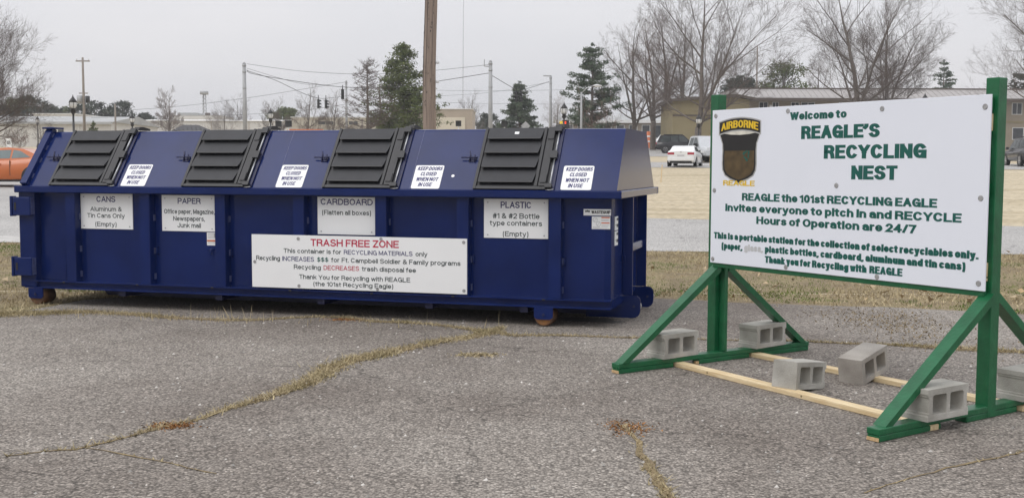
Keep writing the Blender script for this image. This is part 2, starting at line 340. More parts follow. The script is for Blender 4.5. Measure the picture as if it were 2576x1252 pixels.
# ------------------------------------------------------------------ ground materials
def asphalt(name, dark, light, cell, patch_a, patch_b, rough=.9, bump=.5, cracks=True):
    m = bpy.data.materials.new(name); m.use_nodes = True; n = m.node_tree.nodes; l = m.node_tree.links
    b = n['Principled BSDF']; b.inputs['Roughness'].default_value = rough; b.inputs['Specular IOR Level'].default_value = .3
    t = n.new('ShaderNodeTexCoord')
    v = n.new('ShaderNodeTexVoronoi'); v.inputs['Scale'].default_value = cell; v.inputs['Randomness'].default_value = 1
    wob = n.new('ShaderNodeTexNoise'); wob.inputs['Scale'].default_value = cell * .8; wob.inputs['Detail'].default_value = 2
    l.new(t.outputs['Object'], wob.inputs['Vector'])
    ad = n.new('ShaderNodeVectorMath'); ad.operation = 'MULTIPLY_ADD'
    l.new(wob.outputs['Color'], ad.inputs[0]); ad.inputs[1].default_value = (1.1 / cell,) * 3; l.new(t.outputs['Object'], ad.inputs[2])
    l.new(ad.outputs['Vector'], v.inputs['Vector'])
    bw = n.new('ShaderNodeSeparateColor'); l.new(v.outputs['Color'], bw.inputs['Color'])
    r = n.new('ShaderNodeValToRGB'); e = r.color_ramp.elements
    e[0].position = .0; e[0].color = (*dark, 1); e[1].position = 1; e[1].color = (*light, 1)
    mid = e.new(.5); mid.color = (*[(a * .5 + c * .5) for a, c in zip(dark, light)], 1)
    hi = e.new(.93); hi.color = (*[c * .92 for c in light], 1)
    e[-1].color = (*[min(.6, c * 1.3) for c in light], 1)
    l.new(bw.outputs['Red'], r.inputs['Fac'])
    # joints between stones stay dark
    ed = n.new('ShaderNodeMapRange'); ed.inputs['From Min'].default_value = .35; ed.inputs['From Max'].default_value = .75
    ed.inputs['To Min'].default_value = 1; ed.inputs['To Max'].default_value = .45
    l.new(v.outputs['Distance'], ed.inputs['Value'])
    mu = n.new('ShaderNodeVectorMath'); mu.operation = 'SCALE'; l.new(r.outputs['Color'], mu.inputs[0]); l.new(ed.outputs['Result'], mu.inputs['Scale'])
    # broad worn patches
    p = n.new('ShaderNodeTexNoise'); p.inputs['Scale'].default_value = .3; p.inputs['Detail'].default_value = 5; p.inputs['Roughness'].default_value = .6
    l.new(t.outputs['Object'], p.inputs['Vector'])
    pr = n.new('ShaderNodeValToRGB'); pr.color_ramp.elements[0].position = .34; pr.color_ramp.elements[0].color = (*patch_a, 1)
    pr.color_ramp.elements[1].position = .66; pr.color_ramp.elements[1].color = (*patch_b, 1)
    l.new(p.outputs['Fac'], pr.inputs['Fac'])
    mm = n.new('ShaderNodeMix'); mm.data_type = 'RGBA'; mm.blend_type = 'MULTIPLY'; mm.inputs['Factor'].default_value = 1
    l.new(mu.outputs['Vector'], mm.inputs['A']); l.new(pr.outputs['Color'], mm.inputs['B'])
    out = mm.outputs['Result']
    if cracks:   # fine hairline cracking
        c = n.new('ShaderNodeTexVoronoi'); c.feature = 'DISTANCE_TO_EDGE'; c.inputs['Scale'].default_value = .42
        w2 = n.new('ShaderNodeTexNoise'); w2.inputs['Scale'].default_value = 2.5; w2.inputs['Detail'].default_value = 6
        l.new(t.outputs['Object'], w2.inputs['Vector'])
        a2 = n.new('ShaderNodeVectorMath'); a2.operation = 'MULTIPLY_ADD'; a2.inputs[1].default_value = (.5,) * 3
        l.new(w2.outputs['Color'], a2.inputs[0]); l.new(t.outputs['Object'], a2.inputs[2]); l.new(a2.outputs['Vector'], c.inputs['Vector'])
        cm = n.new('ShaderNodeMapRange'); cm.inputs['From Min'].default_value = 0; cm.inputs['From Max'].default_value = .006
        cm.inputs['To Min'].default_value = .55; cm.inputs['To Max'].default_value = 1
        l.new(c.outputs['Distance'], cm.inputs['Value'])
        m2 = n.new('ShaderNodeVectorMath'); m2.operation = 'SCALE'; l.new(out, m2.inputs[0]); l.new(cm.outputs['Result'], m2.inputs['Scale']); out = m2.outputs['Vector']
    l.new(out, b.inputs['Base Color'])
    bp = n.new('ShaderNodeBump'); bp.inputs['Strength'].default_value = bump; bp.inputs['Distance'].default_value = .006; bp.invert = True
    l.new(v.outputs['Distance'], bp.inputs['Height']); l.new(bp.outputs['Normal'], b.inputs['Normal'])
    MATS[name] = m
asphalt('lot_asphalt', (.165, .152, .139), (.435, .408, .377), 70, (.66, .605, .565), (1.22, 1.195, 1.15), bump=.4)
asphalt('road_asphalt', (.46, .45, .43), (.58, .565, .545), 45, (.9, .9, .9), (1.08, 1.08, 1.08), bump=.15)
def grassland(name, a, b, c, sc1, sc2, stretch=(1, 1, 1)):
    m = bpy.data.materials.new(name); m.use_nodes = True; n = m.node_tree.nodes; l = m.node_tree.links
    bs = n['Principled BSDF']; bs.inputs['Roughness'].default_value = 1; bs.inputs['Specular IOR Level'].default_value = .1
    t = n.new('ShaderNodeTexCoord'); mp_ = n.new('ShaderNodeMapping'); mp_.inputs['Scale'].default_value = stretch
    l.new(t.outputs['Object'], mp_.inputs['Vector'])
    n1 = n.new('ShaderNodeTexNoise'); n1.inputs['Scale'].default_value = sc1; n1.inputs['Detail'].default_value = 6; n1.inputs['Roughness'].default_value = .65
    n2 = n.new('ShaderNodeTexNoise'); n2.inputs['Scale'].default_value = sc2; n2.inputs['Detail'].default_value = 4
    l.new(mp_.outputs['Vector'], n1.inputs['Vector']); l.new(t.outputs['Object'], n2.inputs['Vector'])
    r1 = n.new('ShaderNodeValToRGB'); r1.color_ramp.elements[0].position = .42; r1.color_ramp.elements[0].color = (*a, 1)
    r1.color_ramp.elements[1].position = .55; r1.color_ramp.elements[1].color = (*b, 1)
    x = r1.color_ramp.elements.new(.70); x.color = (*c, 1)
    l.new(n1.outputs['Fac'], r1.inputs['Fac'])
    mr = n.new('ShaderNodeMapRange'); mr.inputs['From Min'].default_value = .3; mr.inputs['From Max'].default_value = .7
    mr.inputs['To Min'].default_value = .72; mr.inputs['To Max'].default_value = 1.2
    l.new(n2.outputs['Fac'], mr.inputs['Value'])
    s_ = n.new('ShaderNodeVectorMath'); s_.operation = 'SCALE'; l.new(r1.outputs['Color'], s_.inputs[0]); l.new(mr.outputs['Result'], s_.inputs['Scale'])
    l.new(s_.outputs['Vector'], bs.inputs['Base Color'])
    bp = n.new('ShaderNodeBump'); bp.inputs['Strength'].default_value = .8; bp.inputs['Distance'].default_value = .05
    l.new(n2.outputs['Fac'], bp.inputs['Height']); l.new(bp.outputs['Normal'], bs.inputs['Normal'])
    MATS[name] = m
grassland('lawn', (.54, .47, .345), (.48, .41, .29), (.32, .275, .18), .55, 6, (.16, 1.5, 1))
grassland('verge_soil', (.24, .195, .13), (.31, .255, .16), (.18, .17, .085), 1.2, 25)
mat('dry_grass', (.50, .42, .275), 1.0, col2=(.36, .295, .175), vscale=.9, island=.35, spec=.1)
mat('green_grass', (.085, .14, .03), 1.0, col2=(.20, .22, .07), vscale=1.3, island=.35, spec=.1)
mat('crack_grass', (.43, .36, .23), 1.0, col2=(.29, .245, .135), vscale=2.2, island=.4, spec=.1)
mat('crack_soil', (.20, .16, .11), 1.0, col2=(.28, .215, .12), vscale=5, bump=.5, bscale=60, spec=.1)
mat('rust_leaves', (.24, .11, .045), 1.0, col2=(.34, .19, .08), vscale=9, island=.4, spec=.1)
mat('dry_leaf', (.36, .25, .13), .9, col2=(.5, .42, .3), vscale=2, island=.3, spec=.2)
mat('gutter_concrete', (.46, .45, .43), .9, .12, 3, bump=.2, bscale=60)
mat('dark_patch', (.05, .047, .044), .7, col2=(.12, .115, .11), vscale=30)

# ------------------------------------------------------------------ ground sheet, road, lot
ys = [-40, 0, 8, 13.6] + [13.6 + .2 * i for i in range(1, 11)] + [40, 80, 160, 320, 1200]
xs = [-700, -200, -60, -15, 0, 15, 60, 200, 700]
gm = MB(); gm.v = [(x, y, zg(y)) for y in ys for x in xs]
nx = len(xs)
gm.f = [(j * nx + i, j * nx + i + 1, (j + 1) * nx + i + 1, (j + 1) * nx + i) for j in range(len(ys) - 1) for i in range(nx - 1)]
gm.sm = [False] * len(gm.f)
tag(gm.build('ground', 'lawn', fix=False), kind='structure')

def sheet(name, poly, off, m, jitter=0.0, step=.25, seed=1):
    """flat piece of paving following the terrain, with an uneven edge where jitter is set"""
    rnd = random.Random(seed); pts = []
    for i, p in enumerate(poly):
        q = poly[(i + 1) % len(poly)]; d = math.dist(p, q); k = max(1, min(80, int(d / step))) if jitter else 1
        for j in range(k):
            t = j / k; x = p[0] + (q[0] - p[0]) * t; y = p[1] + (q[1] - p[1]) * t
            if jitter and abs(x) < 12 and y > 4:
                y += jitter * (noise.noise((x * 1.3, y, seed)) + .5 * noise.noise((x * 5, y * 5, seed + 4)))
            pts.append((x, y, zg(y) + off))
    tris = tessellate_polygon([[Vector(p) for p in pts]])
    b = MB().add(pts, [tuple(t) for t in tris])
    o = b.build(name, m, fix=False)
    if o.data.polygons and sum(p.normal.z for p in o.data.polygons) < 0: o.data.flip_normals()
    return o
# verge soil strip between the lot and the road
tag(sheet('verge', [(-14, 13.7), (14, 13.7), (14, 18.4), (8.6, 18.6), (3.2, 18.85), (-9.2, 20.1), (-14, 20.4)], .003, 'verge_soil'), kind='structure')
# parking lot (flat part ends before the slope starts)
lot = sheet('parking_lot', [(-40, -38), (40, -38), (40, 8.5), (9, 10.4), (5.54, 11.75), (4.14, 12.35), (2.6, 12.75), (1.8, 13.05),
                            (-4.2, 13.25), (-5.0, 12.75), (-5.25, 11.75), (-6.2, 11.45), (-40, 11.2)], .006, 'lot_asphalt', jitter=.12, seed=3)
tag(lot, kind='structure')
vs2 = sheet('verge_near', [(-40, 9.5), (-4, 10.9), (3, 11.0), (40, 6.0), (40, 13.6), (-40, 13.6)], .0025, 'verge_soil'); tag(vs2, kind='structure')
road = sheet('road', [(-200, 33), (-40, 22.4), (-9.2, 20.05), (3.2, 18.8), (8.6, 18.55), (60, 15.9), (200, 15.7), (200, 20), (60, 20.4), (25, 22.7), (11.3, 24.3),
                      (4, 26.1), (0, 27.4), (-4, 29.6), (-8, 35), (-10, 46), (-60, 49), (-200, 53)], .008, 'road_asphalt'); tag(road, kind='structure')
gut = sheet('gutter', [(-40, 22.3), (-9.2, 19.95), (-5, 19.5), (-5, 20.6), (-9.2, 21.1), (-40, 23.5)], .014, 'gutter_concrete'); tag(gut, kind='structure')
st2 = sheet('street', [(4, 67), (120, 58), (120, 71), (4, 80)], .02, 'road_asphalt'); tag(st2, kind='structure')
lot2 = sheet('far_parking_lot', [(8, 100), (120, 96), (140, 135), (30, 260), (8, 260)], .02, 'road_asphalt'); tag(lot2, kind='structure')

# ------------------------------------------------------------------ grass (too many blades to count)
def blades(name, xy, hmin, hmax, wd, m, seed, lean=.6, kind='stuff', label=None, cat=None, zoff=0.0):
    rs = np.random.RandomState(seed); n = len(xy)
    z = np.array([zg(y) for y in xy[:, 1]]) + zoff
    h = hmin + (hmax - hmin) * rs.rand(n) ** 1.8; a = rs.rand(n) * 2 * np.pi
    w_ = wd * (.6 + .8 * rs.rand(n)); la = rs.rand(n) * 2 * np.pi; ll = h * lean * rs.rand(n) * 1.3
    b = np.stack([xy[:, 0], xy[:, 1], z], 1)
    d = np.stack([np.cos(a) * w_, np.sin(a) * w_, np.zeros(n)], 1) / 2
    tip = b + np.stack([np.cos(la) * ll, np.sin(la) * ll, h], 1)
    v = np.concatenate([b - d, b + d, tip], 0)
    f = np.stack([np.arange(n), np.arange(n) + n, np.arange(n) + 2 * n], 1)
    o = npmesh(name, v, f, m)
    return tag(o, label, cat, kind=kind)
rs = np.random.RandomState(5)
def inpoly(x, y, poly):
    r = np.zeros(len(x), bool); j = len(poly) - 1
    for i in range(len(poly)):
        xi, yi = poly[i]; xj, yj = poly[j]
        r ^= ((yi > y) != (yj > y)) & (x < (xj - xi) * (y - yi) / (yj - yi + 1e-12) + xi); j = i
    return r
lot_edge = [(-14, 11.3), (-6.2, 11.45), (-5.25, 11.8), (-5.0, 12.8), (-4.2, 13.3), (1.8, 13.1), (2.6, 12.8), (4.14, 12.4), (5.54, 11.8), (9, 10.4), (12, 9.6)]
vpoly = lot_edge + [(12, 18.35), (8.6, 18.5), (3.2, 18.75), (-9.2, 20.0), (-14, 20.3)]
def scatter(n, poly, seed):
    r_ = np.random.RandomState(seed); p = np.array(poly); lo = p.min(0); hi = p.max(0)
    x = lo[0] + (hi[0] - lo[0]) * r_.rand(n); y = lo[1] + (hi[1] - lo[1]) * r_.rand(n)
    k = inpoly(x, y, poly); return np.stack([x[k], y[k]], 1)
pts = scatter(260000, vpoly, 1)
def fld(p, s, o): return np.array([noise.noise((x * s, y * s, o)) for x, y in p])
gv = fld(pts, .55, 3.0) + .35 * fld(pts, 1.9, 8.0) + .7 * np.exp(-((pts[:, 1] - 14.6) / .85) ** 2) + .1 * (pts[:, 0] > 1.5)
keep = (fld(pts, 2.4, 20.0) + .75 * np.clip((pts[:, 1] - 12.6) / 2.0, 0, 1) + .15) > rs.rand(len(pts)) * .8 - .3
isg = gv > .24
blades('verge_dry_grass', pts[keep & ~isg], .015, .06, .014, 'dry_grass', 11, lean=1.3, label='tan winter grass on the verge between lot and road', cat='grass')
blades('verge_green_grass', pts[keep & isg], .015, .05, .014, 'green_grass', 12, lean=1.2, label='green grass patches in the verge behind the signboard', cat='grass')
# ------------------------------------------------------------------ grass-filled cracks in the lot
def crack(name, poly, width, density, hmax, seed, label, soil=True, m='crack_grass', lim=.9):
    """a soil seam lying in the asphalt and the weeds that grow from it"""
    r_ = np.random.RandomState(seed); P = []; 
    for (x0, y0, w0), (x1, y1, w1) in zip(poly[:-1], poly[1:]):
        k = max(2, int(math.dist((x0, y0), (x1, y1)) / .06))
        for j in range(k):
            t = j / k; P.append((x0 + (x1 - x0) * t, y0 + (y1 - y0) * t, w0 + (w1 - w0) * t))
    P.append(poly[-1]); L, Rr = [], []
    for i, (x, y, w_) in enumerate(P):
        a = P[max(0, i - 1)]; b = P[min(len(P) - 1, i + 1)]; d = Vector((b[0] - a[0], b[1] - a[1])).normalized()
        nx_, ny_ = -d.y, d.x; wob = .05 * noise.noise((x * 2.2, y * 2.2, seed)) + .02 * noise.noise((x * 9, y * 9, seed))
        hw = w_ * .34 * (.7 + .9 * abs(noise.noise((x * 6, y * 6, seed + 2))))
        L.append((x + nx_ * (wob + hw), y + ny_ * (wob + hw), .0095)); Rr.append((x + nx_ * (wob - hw), y + ny_ * (wob - hw), .0095))
    n = len(P)
    root = MB().add(L + Rr, [(i, i + 1, n + i + 1, n + i) for i in range(n - 1)]).build(name, 'crack_soil', fix=False)
    if sum(p.normal.z for p in root.data.polygons) < 0: root.data.flip_normals()
    tag(root, kind='structure')
    xy = []
    for i, (x, y, w_) in enumerate(P):
        m_ = int(density * w_ * (.4 + 1.3 * max(0, .45 + noise.noise((x * 1.7, y * 1.7, seed + 9)))) * .06)
        cx_, cy_ = (L[i][0] + Rr[i][0]) / 2, (L[i][1] + Rr[i][1]) / 2
        q = r_.randn(m_, 2) * w_ * .27; xy.append(np.stack([cx_ + q[:, 0], cy_ + q[:, 1] * 1.0], 1))
    xy = np.concatenate(xy)
    blades('weed_line', xy, .01, hmax, .009, m, seed, lean=2.2, label=label, cat='weeds', zoff=.006)
def pxl(L_): return [(*gp(x, y), w_) for x, y, w_ in L_]
crack('asphalt_crack', [(-9, 11.7, .5)] + pxl([(0, 793, .5), (100, 789, .42), (210, 787, .3), (300, 790, .24), (380, 796, .2), (470, 803, .2), (570, 806, .17), (660, 806, .12), (730, 802, .09), (800, 798, .1), (880, 801, .12), (960, 811, .2), (1010, 813, .2), (1080, 816, .12), (1150, 823, .1), (1215, 835, .16)]),
      .2, 5200, .035, 21, 'dry weeds along the wavy crack in front of the dumpster')
crack('asphalt_crack', pxl([(1215, 834, .16), (1300, 846, .14), (1380, 844, .12), (1480, 848, .1), (1600, 851, .08), (1800, 856, .07), (2030, 860, .08), (2200, 868, .12), (2330, 874, .22), (2450, 880, .28), (2576, 886, .22), (2800, 900, .2)]),
      .2, 4200, .035, 22, 'thin weed line running from the dumpster behind the signboard')
crack('asphalt_crack', pxl([(1260, 826, .1), (1230, 838, .24), (1160, 853, .24), (1100, 862, .2), (1040, 874, .23), (970, 889, .26), (900, 905, .28), (845, 920, .24), (810, 945, .2), (760, 968, .17), (700, 993, .13), (640, 1014, .11), (560, 1036, .1), (505, 1055, .07), (440, 1070, .06), (380, 1083, .08), (330, 1097, .05), (270, 1114, .045), (190, 1135, .035), (110, 1141, .03), (20, 1150, .02)]),
      .2, 7500, .042, 23, 'thick straw coloured weeds in the diagonal crack across the lot')
crack('asphalt_crack', [(.69, 6.55, .03), (.715, 6.3, .04), (.72, 6.0, .06), (.73, 5.62, .08), (.76, 5.13, .09), (.8, 4.6, .1)], .2, 6500, .025, 24,
      'short yellow green weeds in the crack at the bottom edge')
crack('asphalt_crack', [(3.6, 6.3, .03), (2.83, 5.97, .025), (2.4, 5.7, .03), (2.03, 5.42, .018), (1.7, 5.2, .015)], .2, 1500, .02, 25, 'faint moss line in the hairline crack at lower right')
crack('asphalt_crack', [(-2.35, 6.0, .02), (-2.1, 5.85, .025), (-1.85, 5.72, .02), (-1.5, 5.5, .015)], .2, 2200, .02, 26, 'faint moss in the short crack at lower left')
def patch(name, cx_, cy_, rx, ry, n, m, seed, label, cat, h=.012):
    r_ = np.random.RandomState(seed); q = r_.randn(n, 2) * .45
    blades(name, np.stack([cx_ + q[:, 0] * rx, cy_ + q[:, 1] * ry], 1), .004, h, .016, m, seed, lean=2.0, label=label, cat=cat, zoff=.006)
patch('leaf_litter', .70, 6.52, .15, .2, 420, 'rust_leaves', 31, 'rust brown leaf litter at the head of the lower crack', 'leaf litter')
patch('leaf_litter', -2.05, 6.52, .15, .10, 500, 'rust_leaves', 32, 'rust brown leaf litter on the diagonal crack', 'leaf litter')
patch('leaf_litter', -1.7, 11.16, .22, .1, 400, 'rust_leaves', 33, 'rust brown leaf litter in the crack before the dumpster', 'leaf litter')
patch('weed_patch', -.28, 9.05, .2, .1, 350, 'crack_grass', 34, 'small yellow weed patch alone on the asphalt', 'weeds', .03)
patch('weed_patch', 3.9, 11.0, .8, 1.6, 1500, 'crack_soil', 36, 'sparse brown weeds on the worn lot edge behind the signboard', 'weeds', .03)
def ground_blob(name, cx_, cy_, rx, ry, m, seed, z=.0078):
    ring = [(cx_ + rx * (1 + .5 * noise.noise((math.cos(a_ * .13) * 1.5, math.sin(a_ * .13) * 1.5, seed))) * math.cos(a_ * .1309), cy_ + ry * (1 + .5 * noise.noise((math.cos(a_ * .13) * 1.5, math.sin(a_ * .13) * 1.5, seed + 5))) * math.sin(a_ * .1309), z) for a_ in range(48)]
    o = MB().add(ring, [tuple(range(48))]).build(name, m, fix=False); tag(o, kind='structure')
for q, (px, py, rx, ry) in enumerate(((1490, 806, .3, .14), (1440, 802, .14, .08), (1540, 811, .12, .08))): ground_blob('dark_patch', *gp(px, py), rx, ry, 'dark_patch', q, .0078 + .0008 * q)  # irregular darker patches on the asphalt by the dumpster's right end
# stalks that stand in front of the dumpster's underside
r_ = np.random.RandomState(44); sx_ = np.concatenate([-3.9 + 1.1 * r_.rand(40), -4.9 + r_.rand(10) * .5, -3 + 3.2 * r_.rand(45)])
blades('dead_stalks', np.stack([sx_, 11.55 - (sx_ + 5.4) * .2 + .12 * r_.randn(len(sx_))], 1), .05, .2, .008, 'dry_grass', 45, lean=.45,
       label='thin dead stalks standing before the dumpster underside', cat='weeds')
# dry leaves on the verge
lv = scatter(420, vpoly, 9); n = len(lv); r_ = np.random.RandomState(3); a = r_.rand(n) * 6.28; s_ = .03 + .05 * r_.rand(n)
zz = np.array([zg(y) for y in lv[:, 1]]) + .03 + .04 * r_.rand(n)
V = np.concatenate([np.stack([lv[:, 0] + np.cos(a + k * 1.57) * s_ * (1, .55, 1, .55)[k], lv[:, 1] + np.sin(a + k * 1.57) * s_ * (1, .55, 1, .55)[k], zz + .02 * r_.randn(n)], 1) for k in range(4)])
tag(npmesh('fallen_leaves', V, np.stack([np.arange(n) + k * n for k in range(4)], 1), 'dry_leaf'), 'dry brown leaves lying on the verge grass', 'leaves', kind='stuff')

# loose chips of stone on the lot
def chips(n, seed):
    r_ = np.random.RandomState(seed); x = -4 + 9 * r_.rand(n); y = 4.6 + 7 * r_.rand(n) ** 1.2; s_ = .004 + .008 * r_.rand(n) ** 3
    P_ = np.stack([x, y, np.full(n, .006)], 1); a = r_.rand(n) * 6.28
    c = [P_ + np.stack([np.cos(a + k * 2.094) * s_ * 1.4, np.sin(a + k * 2.094) * s_, np.zeros(n)], 1) for k in range(3)]; top = P_ + np.stack([.3 * s_, .2 * s_, s_ * 1.1], 1)
    V = np.concatenate(c + [top]); i = np.arange(n); F = np.concatenate([np.stack([i + k * n, i + ((k + 1) % 3) * n, i + 3 * n], 1) for k in range(3)])
    return npmesh('loose_gravel', V, F, 'chip_stone')
mat('chip_stone', (.42, .40, .37), .9, .3, 40, island=.5)
tag(chips(1400, 8), 'loose pale stone chips scattered over the parking lot', 'gravel', kind='stuff')
# ================================================================== recycling dumpster
CA = .273
dump = thing('recycling_dumpster', 'long navy blue steel recycling dumpster with four black lids', 'dumpster', (-5.4986, 12.2888, 0), -CA)
def front(y): return lambda u, v, d=0: (u, y - d, v)
SU, SV = .6103, .7922            # direction of the sloping hood in (depth, height)
def hood(off): return lambda u, t, d=0: (u, .03 + t * SU - SV * (off + d), 1.345 + t * SV + SU * (off + d))
def slab(u0, u1, v0, v1, pl0, pl1, r=0.0):
    """plate between two offsets of a surface, optional rounded corners"""
    if r:
        ring = []
        for cx_, cy_, a0 in ((u1 - r, v1 - r, 0), (u0 + r, v1 - r, 90), (u0 + r, v0 + r, 180), (u1 - r, v0 + r, 270)):
            ring += [(cx_ + r * math.cos(R(a0 + k * 30)), cy_ + r * math.sin(R(a0 + k * 30))) for k in range(4)]
    else: ring = [(u0, v0), (u1, v0), (u1, v1), (u0, v1)]
    return poly_slab(ring, pl0, pl1)
def poly_slab(ring, pl0, pl1):
    n = len(ring); b = MB()
    b.add([pl0(*q) for q in ring] + [pl1(*q) for q in ring], [tuple(range(n)), tuple(reversed(range(n, 2 * n)))] + [(i, (i + 1) % n, (i + 1) % n + n, i + n) for i in range(n)])
    return b
# body shell with chamfered front corner
MB().prism([(.02, .165), (6.60, .165), (6.66, .20), (6.675, .26), (6.675, 2.34), (.02, 2.34)], 'z', .215, 1.30).build('body_shell', 'navy_paint', dump)
MB().cbox(-.085, .125, .06, .20, .20, 1.275, .012).build('corner_post', 'navy_paint', dump)
MB().cbox(-.085, .02, .21, 2.40, .22, 1.275, .01).build('tailgate', 'navy_paint', dump)
for l1 in (.655, 1.60, 2.52, 3.44, 4.36, 5.24, 6.185):
    rb = MB().prism([(l1 - .135, .167), (l1 - .122, .064), (l1 - .006, .064), (l1, .072), (l1 + .004, .167)], 'z', .283, 1.268).build('rib', 'navy_paint', dump)
    for zc in (.36, .64, 1.0): MB().box(l1 + .004, l1 + .012, .13, .163, zc - .03, zc + .035).build('weld', 'weld_grey', rb)
poly_slab([(.11, .287), (.46, .287), (.47, .9), (.16, .9)], front(.163), front(.150)).build('doubler_plate', 'navy_paint', dump)
# C-channel sill
MB().prism([(.165, .285), (.052, .281), (.052, .268), (.105, .262), (.105, .213), (.05, .206), (.05, .194), (.165, .194)], 'x', -.02, 6.685).build('sill_channel', 'navy_paint', dump)
MB().box(6.676, 6.69, .17, .79, .194, .283).build('end_sill', 'navy_paint', dump)
for l_ in (.5, 1.44, 2.36, 3.28, 4.2, 5.08, 6.02): MB().cbox(l_ - .016, l_ + .016, .046, .052, .262, .278, .003).build('drain_slot', 'print_black', dump)
# top rails
MB().cbox(-.09, 6.79, 0, .10, 1.266, 1.343, .008).build('top_rail', 'navy_paint', dump)
MB().cbox(-.09, 6.79, 2.40, 2.50, 1.266, 1.343, .008).build('top_rail', 'navy_paint', dump)
MB().cbox(6.69, 6.788, .101, 2.399, 1.267, 1.342, .008).build('top_rail', 'navy_paint', dump)
MB().cbox(-.088, .01, .101, 2.399, 1.267, 1.342, .008).build('top_rail', 'navy_paint', dump)
# hood: slope with edge rounding, flat crown
MB().prism([(.03, 1.344), (.485, 1.936), (.50, 1.949), (.525, 1.955), (1.82, 1.955), (1.85, 1.945), (2.45, 1.344)], 'x', .06, 6.74).build('hood', 'navy_paint', dump)
fr = slab(.0, .085, -.0, .80, hood(-.02), hood(.05)).build('hood_frame', 'navy_paint', dump)
for t in (.1, .32, .5, .68): slab(.087, .098, t, t + .06, hood(.001), hood(.012)).build('weld', 'weld_grey', fr)
MB().cbox(-.03, .13, .42, .60, 1.985, 2.005, .004).build('hood_flange', 'navy_paint', dump)
for l_ in (3.128, 4.625):
    slab(l_ - .003, l_ + .003, .0, .76, hood(-.001), hood(.0018)).build('weld_seam', 'weld_grey', dump)
# lids
def make_lid(l0, l1):
    wd = l1 - l0
    lid = slab(l0, l1, -.012, .768, hood(.004), hood(.012), .012).build('lid', 'lid_plastic', dump)
    r0, r1 = l0 + .034, l0 + .04 + .60 * wd / .80
    slab(l0 + .002, r0 - .004, -.010, .766, hood(.0122), hood(.034), .006).build('lid_edge', 'lid_plastic', lid)
    slab(l0 + .033, l1 - .002, -.010, .022, hood(.0122), hood(.032), .006).build('lid_edge', 'lid_plastic', lid)
    slab(r1 + .002, r1 + .03, .026, .766, hood(.0122), hood(.034)).build('lid_edge', 'lid_plastic', lid)
    for k, (a, b) in enumerate([(.055, .220), (.240, .400), (.420, .580), (.600, .766)]):
        prof = [(b, .0135), (b, .020), (a + .03, .047), (a + .012, .050), (a + .004, .049), (a + .002, .045), (a + .06, .0135)]
        n_ = len(prof); v_ = []; ins = (0, .0, .014, .018, .020, .020, .006)
        for (t, hh), i_ in zip(prof, ins): v_ += [hood(hh)(r0 + i_ * .7, t), hood(hh)(r1 - i_, t)]
        f_ = [(2 * i, 2 * i + 1, (2 * i + 3) % (2 * n_), (2 * i + 2) % (2 * n_)) for i in range(n_)]
        f_ += [tuple(2 * i for i in range(n_)), tuple(2 * i + 1 for i in reversed(range(n_)))]
        MB().add(v_, f_).build('lid_rib', 'lid_plastic', lid)
    # raised border beside the hinge, its blocks and the hinge rod
    slab(r1 + .045, l1 - .035, .024, .762, hood(.0122), hood(.040), .01).build('lid_border', 'lid_plastic', lid)
    slab(r1 + .055, r1 + .115, .06, .17, hood(.0402), hood(.048), .008).build('lid_boss', 'lid_plastic', lid)
    slab(r1 + .055, r1 + .115, .60, .72, hood(.0402), hood(.048), .008).build('lid_boss', 'lid_plastic', lid)
    for a, b in ((.03, .36), (.44, .70)):
        MB().tube([hood(.04)(l1 + .008, a), hood(.04)(l1 + .008, b)], .0075, 8).build('hinge_rod', 'bare_steel', lid)
    for a, b in ((-.005, .04), (.355, .445), (.695, .768)):
        slab(l1 - .04, l1 + .03, a, b, hood(.004), hood(.058), .006).build('hinge_knuckle', 'lid_plastic', lid)
    slab(l1 + .02, l1 + .05, -.005, .75, hood(.0005), hood(.018)).build('hinge_strip', 'navy_dark', lid)
    MB().prism([(.47, 1.965), (.50, 2.0), (.56, 2.005), (.70, 1.985), (.70, 1.965)], 'x', l1 - .02, l1 + .045).build('lid_stop', 'print_black', lid)
    MB().tube([hood(.02)(l1 - .03, -.012), hood(.028)(l1 + .01, -.018), hood(.02)(l1 + .045, -.006)], .006, 6).build('hinge_pin', 'bare_steel', lid)
    # latch on the other side
    c = l0 - .10
    la = slab(c - .012, c + .062, .34, .40, hood(.001), hood(.008)).build('latch', 'navy_dark', dump)
    MB().tube([hood(.03)(c - .09, .378), hood(.032)(c + .085, .378)], .007, 7).build('latch_bolt', 'navy_dark', la)
    MB().tube([hood(.01)(c + .0, .35), hood(.045)(c + .01, .39), hood(.05)(c - .005, .44)], .009, 6).build('latch_hook', 'navy_dark', la)
    MB().tube([hood(.02)(c + .05, .345), hood(.035)(c + .05, .41)], .008, 6).build('latch_pin', 'navy_dark', la)
for a, b in ((.365, 1.165), (2.03, 2.81), (3.672, 4.465), (5.30, 6.075)): make_lid(a, b)
slab(5.62, 5.665, .67, .70, hood(.0385), hood(.0395)).build('paper_tag', 'placard_white', dump)
# stickers on the hood
for u0 in (1.265, 3.132, 4.637, 6.183):
    s_ = slab(u0, u0 + .303, .004, .297, hood(.0005), hood(.0022), .016).build('warning_sticker', 'placard_white', dump)
    for body, a, b, base in (('KEEP DOORS', .024, .288, .232), ('CLOSED', .068, .236, .165), ('WHEN NOT', .034, .268, .098), ('IN USE', .070, .214, .031)):
        lettering(body, 'print_navy', s_, u0 + a, u0 + b, base, .047, hood(.0032), .20, .16)
dt = MB(); dt.tube([hood(.001)(5.055, .165), hood(.0025)(5.055, .165)], .017, 14); dt.build('round_sticker', 'placard_white', dump)
